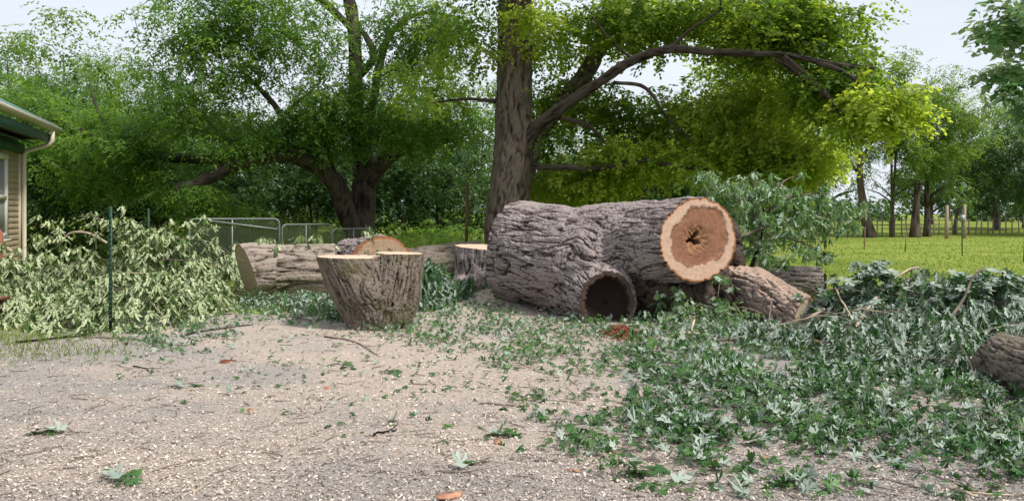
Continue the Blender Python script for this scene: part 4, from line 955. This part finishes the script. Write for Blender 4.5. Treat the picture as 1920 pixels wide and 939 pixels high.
def bark_chip(px, py, s, lab, mt='orange', z=0):
    Y = 1.4*FPX/(py-HOR) if not z else z; c = np.array([gx(px, Y), Y, 0]) if not z else at(px, py, z)
    if not z: c[2] = float(yard_z(c[0:1], c[1:2])[0])+.004
    n = 9; a = np.linspace(0, 2*math.pi, n, endpoint=False); r = s*rng.uniform(.6, 1.1, n); top = np.column_stack([r*np.cos(a)*1.5, r*np.sin(a)*.8, .2*s+rng.normal(0, .08*s, n)+.25*s*np.cos(a)])
    bot = top-[0, 0, .22*s]; V = np.concatenate([top, bot]); Q = [[i, (i+1) % n, n+(i+1) % n, n+i][::-1] for i in range(n)]; T = [[0, i, i+1] for i in range(1, n-1)]+[[n, n+i+1, n+i] for i in range(1, n-1)]
    o = link('bark_chip', mesh_np('bark_chip', V, [np.array(Q), np.array(T)], M[mt])); o.location = c; o.rotation_euler = (.25 if z else .05, .1, rng.uniform(0, 6)); tag(o, lab, 'bark chip', 'orange bark chips')
bark_chip(1545, 646, .12, 'large tan bark chunk caught on top of the right leaf heap', z=7.9)
bark_chip(428, 680, .06, 'dull red bark chip on gravel left of the upright trunk section', 'redrot')
bark_chip(935, 832, .035, 'orange bark chip beside the leaf cluster near the bottom middle')
bark_chip(838, 937, .06, 'flat orange bark chip at the bottom edge')
bark_chip(622, 730, .04, 'small orange chip on the sawdust in front of the upright section')
bark_chip(1075, 888, .03, 'small orange chip right of the bottom middle')
bark_chip(1160, 853, .025, 'tiny orange chip close to the leaf spread tip')
bark_chip(1432, 862, .03, 'small orange chip among sparse leaves in the lower right')
bark_chip(470, 775, .03, 'brown chip on the trampled gravel', 'orange')
#SECTION_TREES
# ---------------------------------------------------------------- trees
def sprays(C_, Rr, ns, K, ll, lw, L=.45, flat=.55, droop=.28, tb=.5, ts=.22, up=.0, hang=0.):
    """leaf clumps: every clump holds ns sprays of K small folded leaves; returns verts, tris, tint"""
    nC = len(C_); N = nC*ns; C2 = np.repeat(C_, ns, 0); R2 = np.repeat(Rr, ns)
    v = nrm(rng.normal(size=(N, 3)))*rnd(N)[:, None]**.45; O = C2+v*R2[:, None]*[1, 1, flat]
    d = nrm(v*[1, 1, .35]+rng.normal(0, .45, (N, 3))*[1, 1, .5]+[0, 0, -droop+up]); s = nrm(np.cross(d, [0, 0, 1.])); u = np.cross(s, d)
    t = np.linspace(.08, 1, K); M_ = N*K; sd = np.tile(np.where(np.arange(K) % 2, 1., -1.), N)[:, None]
    B = (O[:, None]+d[:, None]*(t*L)[None, :, None]+np.array([0, 0, -1.])*((t**2)*L*.25)[None, :, None]).reshape(-1, 3)+rng.normal(0, .025, (M_, 3))
    D, S_, U = np.repeat(d, K, 0), np.repeat(s, K, 0), np.repeat(u, K, 0)
    f = nrm(D*.55+S_*sd*.8+rng.normal(0, .28, (M_, 3))+[0, 0, -.22-hang]); up_ = nrm(U+rng.normal(0, .35, (M_, 3))); sx = nrm(np.cross(f, up_)); up_ = np.cross(sx, f)
    l = ll*rnd(M_, .7, 1.25)[:, None]; w_ = lw*rnd(M_, .8, 1.2)[:, None]*.5
    V = np.stack([B, B+f*l*.45+sx*w_-up_*w_*.35, B+f*l-up_*l*.12, B+f*l*.45-sx*w_-up_*w_*.35], 1).reshape(-1, 3)
    i = np.arange(M_)[:, None]*4; T = np.concatenate([i+[0, 1, 2], i+[0, 2, 3]], 0)
    tint = np.clip(np.repeat(np.broadcast_to(tb, (nC,))+rnd(nC, -ts, ts), ns*K)+np.repeat(rnd(N, -.12, .12), K)+rng.normal(0, .10, M_), 0, 1)
    return V, T, np.repeat(tint, 4)
def bark_limb(ctrl, sides, step=.12, depth=.02, fr=9, st=.2, seed=0):
    l = smooth_line(ctrl, step); V, Q, T = tube(l[:, :3], l[:, 3], sides, True)
    t, U, W = frames(l[:, :3]); A = np.concatenate([np.repeat(t, sides, 0), t[:1], t[-1:]]); C_ = np.concatenate([np.repeat(l[:, :3], sides, 0), V[-2:]]); N = nrm(V-C_+1e-6)
    h = bark_height(V, A, fr, st, seed); V = V+N*((h-.8)*depth+.5*depth*fbm(V*2, 2, seed))[:, None]*np.concatenate([np.repeat(np.clip(l[:, 3]/.12, .15, 1), sides), [0, 0]])[:, None]
    return V, Q, T, h, l
def tree(name, label, base, limbs, clumps, leaf, group=None, ns=20, K=12, ll=.09, lw=.035, L=.45, flat=.55, droop=.28, tb=.5, ts=.22, barkm='bark_tree', sides=(40, 14), bd=.02, fr=9, attach=True, twig_r=.02, hang=0., cat='tree', step=.14):
    """limbs[0] is the trunk; rows are (x,y,z,r) in world space. clumps: (n,4) centre and radius"""
    o = empty(name, base, label, cat, group); off = np.array(o.location); sk = []
    for k, c in enumerate(limbs):
        c = np.array(c, float); V, Q, T, h, l = bark_limb(c, sides[0] if k == 0 else sides[1], step if k == 0 else step*1.3, bd, fr, seed=k)
        link('trunk' if k == 0 else 'limb', mesh_np('limb', V-off, [Q, T], M[barkm if k == 0 or len(limbs) > 9 and k == 2 else 'bark_limb'], True, {'ridge': h}), o); sk.append(l)
    clumps = np.asarray(clumps, float); C_ = clumps[:, :3]; Rr = clumps[:, 3]
    if attach:
        S_ = np.concatenate(sk); start = len(S_)//1; pts = S_[:, :3]; rad = S_[:, 3]
        d0 = np.array([np.min(np.linalg.norm(pts-c, axis=1)) for c in C_]); b = MB()
        for i in np.argsort(d0):
            c = C_[i]; dd = np.linalg.norm(pts-c, axis=1)+np.maximum(pts[:, 2]-c[2], 0)*.9+(rad > .25)*.5; j = np.argmin(dd); q = pts[j]; D = np.linalg.norm(c-q)
            if D < .15: continue
            n_ = max(4, int(D/.25)); t = np.linspace(0, 1, n_)[:, None]; r0 = min(rad[j]*.6, twig_r*(.6+.5*D)); nz = nrm(rng.normal(size=3))
            p_ = q*(1-t)+c*t+np.array([0, 0, 1.])*.14*D*np.sin(t*math.pi)+nz*.12*D*np.sin(t*math.pi*1.6)+rng.normal(0, .015, (n_, 3))*(t > 0)
            rr = np.linspace(max(r0, .008), .006, n_); b.tube(p_-off, rr, 5); pts = np.concatenate([pts, p_[1:]]); rad = np.concatenate([rad, rr[1:]])
        if b.n: b.build('branches', M['bark_limb'], o, smooth=True, kind='stuff')
    V, T, ti = sprays(C_, Rr, ns, K, ll, lw, L, flat, droop, tb, ts, hang=hang)
    link('crown', mesh_np('crown', V-off, T, M[leaf], False, {'tint': ti}), o, 'stuff')
    return o
def ell(cx, cy, cz, rx, ry, rz, n, r0=.5, r1=.9, shell=.5, gap=.0):
    v = nrm(rng.normal(size=(n*3, 3)))*rnd(n*3)[:, None]**shell; P = np.array([cx, cy, cz])+v*[rx, ry, rz]
    if gap: P = P[fbm(P*.55, 2, int(cx*7) % 50) > -gap]
    return np.column_stack([P[:n], rnd(min(n, len(P)), r0, r1)])
def pell(px, py, Y, wx, wz, wy, n, r0=.45, r1=.8, **k):
    """an ellipsoid of clumps given by picture position, half width and half height in pixels, depth in metres"""
    c = at(px, py, Y); s = Y/FPX; return ell(c[0], c[1], c[2], wx*s, wy, wz*s, n, r0, r1, **k)
def lim(*rows): return [list(at(px, py, Y))+[r] for px, py, Y, r in rows]
def gpt(px, Y): return (gx(px, Y), Y, float(ground_z(gx(px, Y), Y)))

# the big trunk in the centre with its long limb to the right
b0 = gpt(955, 16)
L0 = [[b0[0]-.02, 16, -.2, .74], [b0[0], 16, .25, .55]]+lim((950, 420, 16, .45), (957, 340, 16, .41), (962, 250, 16, .385), (965, 120, 16, .365), (967, 0, 16, .355), (968, -120, 16, .34), (975, -330, 16.2, .32), (1010, -560, 16.5, .2))
LB = lim((972, 320, 16, .28), (995, 250, 15.8, .15), (1050, 205, 15.4, .115), (1110, 163, 15, .10), (1180, 118, 14.6, .09), (1250, 93, 14.2, .078), (1330, 97, 13.9, .066), (1420, 101, 13.6, .058), (1480, 104, 13.4, .05), (1560, 121, 13.2, .05), (1640, 128, 13.1, .03))
LC = lim((968, 345, 16.1, .30), (1010, 250, 16.4, .21), (1055, 190, 16.7, .18), (1090, 150, 17, .20), (1120, 100, 17.3, .19), (1150, 40, 17.6, .17), (1175, -60, 18, .14), (1200, -250, 18.5, .08))
LD = lim((985, 312, 16, .07), (1060, 314, 15.8, .06), (1130, 315, 15.6, .058), (1215, 300, 15.3, .05), (1250, 310, 15.2, .055), (1330, 317, 15, .04))
LE = lim((1470, 106, 13.4, .05), (1510, 140, 13.3, .045), (1560, 190, 13.1, .035), (1610, 268, 12.9, .02)); LF = lim((1525, 115, 13.3, .04), (1590, 140, 13, .035), (1650, 195, 12.8, .03), (1715, 240, 12.6, .015))
LG = lim((1455, 110, 13.5, .04), (1520, 160, 13.6, .03), (1580, 230, 13.7, .02), (1600, 275, 13.8, .012)); LH = lim((1150, 155, 14.9, .04), (1210, 165, 14.9, .035), (1250, 220, 15, .025), (1300, 270, 15.2, .015))
LI = lim((1050, 220, 15.5, .05), (1100, 235, 15.7, .04), (1130, 262, 15.8, .03), (1170, 320, 16, .015)); LJ = lim((968, -60, 16, .25), (1100, -160, 15, .2), (1350, -260, 13.5, .14), (1600, -230, 12, .07)); LK = lim((964, -40, 16, .22), (850, -150, 15.5, .17), (700, -260, 15, .12), (560, -280, 14, .05))
LM = lim((1250, 98, 14.2, .04), (1290, 60, 14, .03), (1350, 20, 13.8, .02)); LN = lim((930, 190, 16, .05), (870, 186, 15.6, .03), (800, 195, 15.2, .015)); LO = lim((1110, 30, 15.5, .02), (1140, 70, 15.2, .025), (1180, 108, 14.8, .03))
cl = [pell(1130, 60, 16.8, 190, 75, 1.4, 46, gap=.05), pell(1330, 40, 15.4, 190, 85, 1.1, 48, gap=.15), pell(1500, 50, 14.6, 130, 70, .9, 44, gap=.35), pell(1060, 200, 17, 120, 90, 1.3, 24, gap=.1), pell(1200, 215, 17, 160, 70, 1.2, 30, gap=.1),
      pell(1400, 190, 15.9, 170, 60, 1.0, 30, .35, .65, gap=.15), pell(1420, 270, 15.5, 130, 75, 1.6, 40, gap=.2), pell(1240, 300, 16, 160, 45, 1.2, 30, .35, .6, gap=.3), pell(1480, 300, 15, 70, 50, 1, 26, .35, .6), pell(1080, 340, 17, 110, 45, 1.2, 34, .35, .6),
      pell(1570, 150, 13.8, 90, 60, .6, 26, .25, .45, gap=.2), pell(1650, 200, 12.8, 60, 45, .6, 16, .2, .35), pell(1120, -230, 16, 420, 150, 3.5, 30, .7, 1.1), pell(1500, -150, 13, 300, 80, 2, 14, .6, .9), pell(860, 110, 15.5, 100, 90, 1.2, 26, gap=.1), pell(840, -60, 15, 180, 80, 1.5, 16), pell(990, 20, 15, 30, 20, .3, 3, .3, .4)]
tree('maple_tree', 'tall maple with a thick bare trunk and one long crooked limb reaching right', b0, [L0, LB, LC, LD, LE, LF, LG, LH, LI, LJ, LK, LM, LN, LO], np.concatenate(cl), 'leaf_maple', ns=20, K=13, ll=.095, lw=.068, L=.42, flat=.42, tb=np.concatenate([np.full(len(c), .88 if i in (5, 6, 7, 8, 9, 11) else .52) for i, c in enumerate(cl)]), ts=.34, sides=(84, 20), bd=.045, fr=8, step=.07, twig_r=.015)  # lower and right clumps get a lighter leaf tint to imitate backlighting

# spreading dark limbed tree on the left
b1 = gpt(678, 20)
L0 = [[b1[0], 20, -.2, .62], [b1[0], 20, .2, .47]]+lim((678, 430, 20, .36), (681, 370, 20, .31), (682, 320, 20, .29), (676, 250, 20, .22), (668, 190, 20, .19), (666, 100, 20, .17), (661, 30, 20, .16), (650, -30, 20, .14), (655, -150, 20, .09))
A1 = lim((668, 440, 19.8, .27), (650, 400, 19.6, .25), (632, 350, 19.3, .24), (600, 312, 19, .25), (560, 292, 18.8, .25), (525, 290, 18.6, .20), (470, 300, 18.3, .17), (420, 318, 18, .16), (370, 345, 17.8, .13), (330, 352, 17.6, .09))
A2 = lim((540, 292, 18.7, .16), (460, 296, 18.8, .14), (380, 298, 19, .13), (300, 294, 19.2, .12), (230, 278, 19.4, .11), (170, 255, 19.6, .09), (110, 225, 19.8, .07), (40, 230, 20, .04))
A3 = lim((688, 350, 20, .23), (705, 322, 19.8, .21), (735, 290, 19.6, .18), (770, 272, 19.4, .15), (810, 268, 19.2, .11), (850, 262, 19, .06)); A4 = lim((535, 290, 18.7, .12), (533, 240, 18.7, .085), (520, 205, 18.7, .07), (490, 170, 18.7, .055), (450, 130, 18.6, .04))
A5 = lim((534, 215, 18.7, .05), (560, 190, 18.6, .04), (590, 165, 18.5, .025)); A6 = lim((668, 150, 20, .10), (700, 110, 19.8, .10), (690, 75, 19.8, .08), (670, 50, 20, .05)); A7 = lim((640, 365, 19.3, .07), (620, 300, 19, .055), (612, 240, 18.9, .04), (600, 220, 18.9, .025))
A8 = lim((674, 255, 20, .12), (700, 190, 20, .10), (712, 120, 20, .11), (735, 60, 20, .08), (790, 25, 19.8, .06), (870, 35, 19.5, .03)); A9 = lim((300, 294, 19.2, .06), (250, 340, 19, .05), (200, 370, 18.8, .03)); A10 = lim((665, 60, 20, .10), (600, 0, 19, .09), (500, -60, 18, .07), (380, -60, 17.5, .04)); A11 = lim((230, 278, 19.4, .05), (190, 220, 19.5, .04), (170, 170, 19.6, .02))
cl = [pell(560, 60, 18.5, 200, 100, 1.8, 56, gap=.0), pell(380, 130, 18, 150, 95, 1.8, 34, gap=.0), pell(320, 60, 18, 90, 50, 1.2, 15, gap=.1), pell(420, 20, 17.5, 130, 50, 1.2, 22, gap=.1), pell(330, 250, 18.5, 200, 60, 1.8, 56, .4, .7, gap=.25), pell(560, 210, 18.3, 110, 60, 1.2, 34, .35, .65, gap=.2),
      pell(650, 225, 19, 80, 90, .8, 30, .35, .6, gap=.3), pell(770, 180, 19, 120, 90, 1.8, 44, gap=.2), pell(790, 70, 19, 130, 90, 1.8, 40, gap=.05), pell(800, 235, 18.5, 110, 40, 1.2, 26, .35, .6), pell(150, 240, 19.5, 170, 60, 1.8, 46, gap=.2), pell(200, 320, 19, 150, 50, 1.4, 34, .4, .65, gap=.2), pell(400, 360, 18.3, 100, 36, 1, 22, .35, .5, gap=.2),
      pell(560, -130, 18.5, 340, 100, 3, 22, .7, 1.0), pell(60, 200, 19.5, 120, 60, 1.5, 24)]
cl = np.concatenate(cl); cl[:, 3] *= .86; q_ = proj(cl[:, :3]); cl = cl[~((abs(q_[0]-668) < 34) & (q_[1] < 150) & (cl[:, 1] < 20.2))]
tree('spreading_tree', 'broad spreading tree with thick dark arching limbs and feathery green leaves', b1, [L0, A1, A2, A3, A4, A5, A6, A7, A8, A9, A10, A11], cl, 'leaf_walnut', ns=16, K=14, ll=.115, lw=.042, L=.46, flat=.42, tb=.58, ts=.38, barkm='bark_limb', sides=(48, 18), bd=.03, fr=8, step=.09, twig_r=.016)

# prototypes for the trees standing further off, then their copies
def proto(name, label, H, W_, tr, c0, leaf, group, seed, n=60, ll=.16, lw=.08, ns=16, K=11, lean=(0, 0), base=(0, 0, 0), stems=1, r=(.6, 1.0), tb=.5, L=.6, flat=.55, gap=.12, droop=.28):
    limbs = []
    for s in range(stems):
        a = rng.uniform(0, 6.28); sp = .9*(stems > 1); wob = rng.normal(0, .12, (5, 2)); sx, sy = math.cos(a)*sp+lean[0], math.sin(a)*sp+lean[1]
        limbs.append([[base[0]+sx*t*1.0+wob[k, 0]*t, base[1]+sy*t+wob[k, 1]*t, base[2]+H*.85*t-.15*(k == 0), tr*.8*(1.35 if k == 0 else 1)*(1-.85*t)/math.sqrt(stems)] for k, t in enumerate((0, .12, .35, .65, 1))])
    tl = limbs[0]
    for k in range(7):
        t = rng.uniform(c0*.9, .8); z = H*.85*t; a = k*2.4+rng.uniform(0, 1); q = smooth_line(limbs[k % stems], .3); q = q[np.argmin(abs(q[:, 2]-base[2]-z))]
        d = np.array([math.cos(a), math.sin(a), 0]); l = W_*rng.uniform(.6, .9)*(1.1-t*.5)
        limbs.append([[q[0], q[1], q[2], q[3]*.6], list(q[:3]+d*l*.4+[0, 0, l*.30])+[q[3]*.42], list(q[:3]+d*l*.8+[0, 0, l*.42])+[q[3]*.2]])
        limbs[-1][1] = list(limbs[-1][1]); 
    cz = base[2]+H*(c0+1)/2; v = nrm(rng.normal(size=(n*4, 3)))*rnd(n*4)[:, None]**.42; P = v*[W_, W_, H*(1-c0)/2]
    lobes = 1+.22*np.sin(np.arctan2(v[:, 1], v[:, 0])*3+seed)+.15*fbm(v*1.5, 2, seed); P = P*lobes[:, None]; P[:, 2] *= 1
    P = P[fbm(P*.5, 2, seed+40) > -gap*2][:n]+[base[0]+lean[0]*.7, base[1], cz]
    return tree(name, label, base, [[list(r_) for r_ in l] for l in limbs], np.column_stack([P, rnd(len(P), *r)]), leaf, group, ns, K, ll, lw, L, flat, droop, tb, .24, 'bark_tree', (16, 7), .02, 6, True, .02, step=.4)
GW = 'woodland trees behind the yard'; GM = 'trees beyond the meadow fence'
HID = (0, 0, 0)
pw = [proto('woodland_tree', '-', 9.5, 3.2, .20, .22, 'leaf_far', GW, 1, 86, lw=.085), proto('woodland_tree', '-', 8.5, 2.9, .15, .10, 'leaf_light', GW, 2, 80, lw=.07),
      proto('woodland_tree', '-', 11, 3.4, .24, .30, 'leaf_walnut', GW, 3, 84, ll=.17, lw=.06), proto('woodland_tree', '-', 6.0, 2.6, .12, .06, 'leaf_dark', GW, 4, 76, ll=.15, lw=.085, stems=2)]
pm2 = [proto('meadow_tree', '-', 11.5, 3.6, .30, .22, 'leaf_far', GM, 5, 90, gap=.2), proto('meadow_tree', '-', 10.5, 3.4, .26, .25, 'leaf_light', GM, 6, 70, gap=.05, stems=2), proto('meadow_tree', '-', 9, 4.2, .30, .10, 'leaf_dark', GM, 7, 110, ll=.2, lw=.10, ns=18)]
def place(protos, rows, grp):
    used = set()
    for (k, px, Y, rz, sc, lab) in rows:
        l = gpt(px, Y)
        if k in used: copy_tree(protos[k], l, rz, sc, lab, grp)
        else:
            protos[k].location = l; protos[k].rotation_euler = (0, 0, rz); s_ = (sc,)*3 if np.isscalar(sc) else sc; protos[k].scale = s_; protos[k]['label'] = lab; used.add(k)
place(pw, [
    (2, 15, 24, .3, .66, 'tall feathery tree rising above the house roof at the far left edge'),
    (1, 120, 27, 1.2, .95, 'light green tree between the house roof and the spreading tree'),
    (2, 185, 30, 2.2, .76, 'tall feathery tree topping the treeline at the far left of the sky'),
    (0, 280, 32, .9, .76, 'full green tree showing left of the spreading tree below open sky'),
    (1, 380, 34, 2.9, .86, 'pale green tree seen through gaps of the spreading tree, left part'),
    (0, 470, 36, 4.0, .72, 'full green tree behind the arching limb of the spreading tree'),
    (1, 590, 38, .4, .82, 'light green tree behind the trunk of the spreading tree'),
    (0, 700, 37, 1.9, .82, 'green tree right behind the fork of the spreading tree'),
    (2, 800, 40, 3.3, .8, 'tree behind the short right hand limb of the spreading tree'),
    (1, 880, 36, 5.0, .95, 'light green tree just left of the tall maple trunk'),
    (0, 1010, 38, 5.5, .75, 'green tree behind the fork of the tall maple'),
    (1, 1120, 36, .1, .78, 'light green tree above the middle of the huge trunk'),
    (1, 1270, 40, 3.9, .82, 'light green tree above the sawn face of the huge trunk'),
    (0, 1370, 44, 4.9, .78, 'green tree behind the upright leafy bough'),
    (1, 1460, 42, 2.1, .95, 'light green tree at the right tip of the maple crown'),
    (3, 60, 21, 0, .85, 'low dark bushy tree beside the house downspout'),
    (3, 170, 24, 2, .95, 'low dark bushy tree behind the pale wilting heap'),
    (3, 300, 25, 4, .8, 'low dark bushy tree left of the chain link fence'),
    (3, 420, 27, 1, .95, 'dark bushy tree beyond the long chain link panel'),
    (3, 590, 28, 5, .9, 'dark bushy tree beyond the small chain link panel'),
    (3, 745, 26, 2.7, .9, 'dark bushy tree right of the spreading tree trunk'),
    (3, 825, 29, .6, .95, 'dark bushy tree left of the tall rusty post'),
    (3, 1080, 27, 3.6, .62, 'low dark bush above the left half of the huge trunk'),
    (3, 1190, 30, 4.4, .85, 'dark bushy tree with bare lower stems above the huge trunk'),
    (3, 1310, 31, 1.7, .8, 'dark bushy tree left of the upright leafy bough'),
    (3, 1470, 38, 1.1, .75, 'low dark bush behind the right side of the leafy bough')], GW)
place(pm2, [
    (0, 1545, 52, .5, .95, 'meadow tree left of the leaning pale trunk'),
    (1, 1672, 47, 1.5, .86, 'forked meadow tree with several dark stems left of the pale straight trunk'),
    (0, 1738, 48, 2.5, .86, 'straight trunked light crowned tree right of the forked stems'),
    (1, 1790, 52, 3.3, .90, 'tree behind the two tall wooden fence posts'),
    (2, 1868, 60, 4.1, (1.0, 1, .88), 'broad dark rounded tree near the right edge beyond the meadow fence'),
    (0, 1925, 62, .1, 1.1, 'tall tree cut by the right edge beyond the broad dark tree'),
    (2, 1985, 50, 2.2, 1.1, 'broad dark tree mostly outside the right edge'),
    (2, 1745, 75, 1.3, .9, 'distant dark tree seen under the light crowned trees')], GM)
# leaning pale trunk and its thin crown
b2 = gpt(1633, 46)
tree('meadow_tree', 'thin crowned tree with a pale trunk leaning left at the meadow edge', b2, [[[b2[0], 46, b2[2]-.2, .42]]+lim((1622, 400, 46, .27), (1613, 340, 46, .2), (1612, 260, 46, .14), (1605, 160, 46, .07)), lim((1613, 330, 46, .10), (1570, 270, 46, .07), (1540, 220, 45.5, .03)), lim((1612, 300, 46, .10), (1660, 230, 46, .07), (1690, 180, 46.5, .03))],
     np.concatenate([pell(1640, 170, 46, 95, 70, 3, 50, .6, .95, gap=.12), pell(1580, 260, 45, 55, 60, 2.5, 24, .6, .9, gap=.1), pell(1690, 130, 46, 45, 35, 2, 12, .5, .7)]), 'leaf_light', GM, ns=15, K=11, ll=.16, lw=.08, L=.6, sides=(16, 8), step=.4)
b2 = gpt(1716, 46.5)
tree('meadow_tree', 'slim straight trunked tree with an airy yellow green crown at the skyline', b2, [[[b2[0], 46.5, b2[2]-.2, .38]]+lim((1717, 400, 46.5, .22), (1722, 330, 46.5, .17), (1728, 250, 46.5, .12), (1735, 170, 46.5, .06)), lim((1722, 330, 46.5, .09), (1690, 260, 46, .06), (1680, 200, 46, .03)), lim((1724, 310, 46.5, .09), (1775, 250, 46, .06), (1800, 215, 46, .03))],
     np.concatenate([pell(1740, 190, 46.5, 70, 60, 3, 40, .55, .85, gap=.1), pell(1810, 215, 47, 50, 40, 2.5, 24, .55, .8, gap=.05), pell(1760, 280, 46.5, 60, 40, 2, 20, .5, .8), pell(1685, 235, 46, 30, 50, 2, 14, .5, .7)]), 'leaf_light', GM, ns=14, K=11, ll=.16, lw=.08, L=.6, sides=(16, 8), step=.4, tb=.6)
# trunk behind the leafy bough
b2 = gpt(1419, 24)
tree('woodland_tree', 'tree with a straight reddish brown trunk showing through the upright leafy bough', b2, [[[b2[0], 24, -.1, .26]]+lim((1419, 420, 24, .19), (1420, 340, 24, .17), (1424, 240, 24, .13), (1428, 120, 24, .08))],
     np.concatenate([pell(1420, 215, 24, 110, 90, 2, 60, .5, .8, gap=.15), pell(1395, 100, 24, 90, 60, 2, 20, .5, .8, gap=.1)]), 'leaf_maple', GW, ns=14, K=11, ll=.15, lw=.09, L=.5, sides=(20, 8), step=.3, tb=.45)
# overhanging leaves from a tree that stands outside the right edge
b2 = (6.9, 9.0, 0)
tree('overhanging_tree', 'leafy branch tips hanging into the sky at the top right corner', b2, [[[6.9, 9.0, -.1, .26], [6.9, 9, 2.5, .2], [6.85, 9, 5, .14], [6.8, 9, 7.5, .06]], lim((2120, 10, 9, .04), (2010, 20, 8.9, .025), (1925, 45, 8.8, .012), (1868, 30, 8.8, .006)), lim((2110, 90, 9, .03), (1990, 95, 8.9, .018), (1900, 130, 8.8, .008), (1868, 132, 8.8, .005)), lim((2110, 200, 9, .03), (2000, 190, 8.9, .015), (1940, 195, 8.9, .006))],
     np.concatenate([pell(1895, 45, 8.8, 40, 22, .3, 7, .13, .2), pell(1910, 15, 8.8, 30, 18, .3, 5, .13, .2), pell(1898, 132, 8.8, 34, 14, .25, 5, .10, .16), pell(1935, 200, 9, 20, 24, .3, 5, .14, .22), pell(2180, 60, 9, 110, 150, .8, 20, .3, .5), pell(2080, -200, 9, 220, 160, 1.2, 40, .4, .6)]),
     'leaf_bough', ns=8, K=8, ll=.11, lw=.07, L=.28, sides=(16, 7), bd=.01, step=.3, attach=False)
# distant wood closing the horizon
P = []
for k in range(430):
    px = rng.uniform(-500, 2500) if k % 3 else rng.uniform(-200, 1500); Y = rng.uniform(88, 130); x = gx(px, Y); h = 3.2+2.0*math.sin(px*.011)+rng.uniform(0, 2.2)+(3.6 if px < 1500 else 0)
    for q in range(4): P.append([x+rng.normal(0, 1.4), Y+rng.normal(0, 2), float(ground_z(x, Y))+h*rng.uniform(.1, 1), rng.uniform(1.2, 2.0)])
P = np.array(P); V, T, ti = sprays(P[:, :3], P[:, 3], 8, 7, .6, .42, 1.1, .8, .2, .45, .25)
link('distant_wood', mesh_np('distant_wood', V, T, M['leaf_dark'], False, {'tint': ti}), kind='stuff')
# low undergrowth along the woodland edge
P = []
for k in range(260):
    px = rng.uniform(-150, 1400); Y = rng.uniform(21, 34); x = gx(px, Y)
    P.append([x, Y, rng.uniform(.1, .9)*(1.0 if px < 900 else .8), rng.uniform(.4, .7)])
P = np.array(P); P = P[~((proj(P[:, :3])[0] > 885) & (proj(P[:, :3])[0] < 925))]; V, T, ti = sprays(P[:, :3], P[:, 3], 14, 10, .13, .075, .4, .7, .1, .5, .3)
link('undergrowth', mesh_np('undergrowth', V, T, M['leaf_far'], False, {'tint': ti}), kind='stuff')
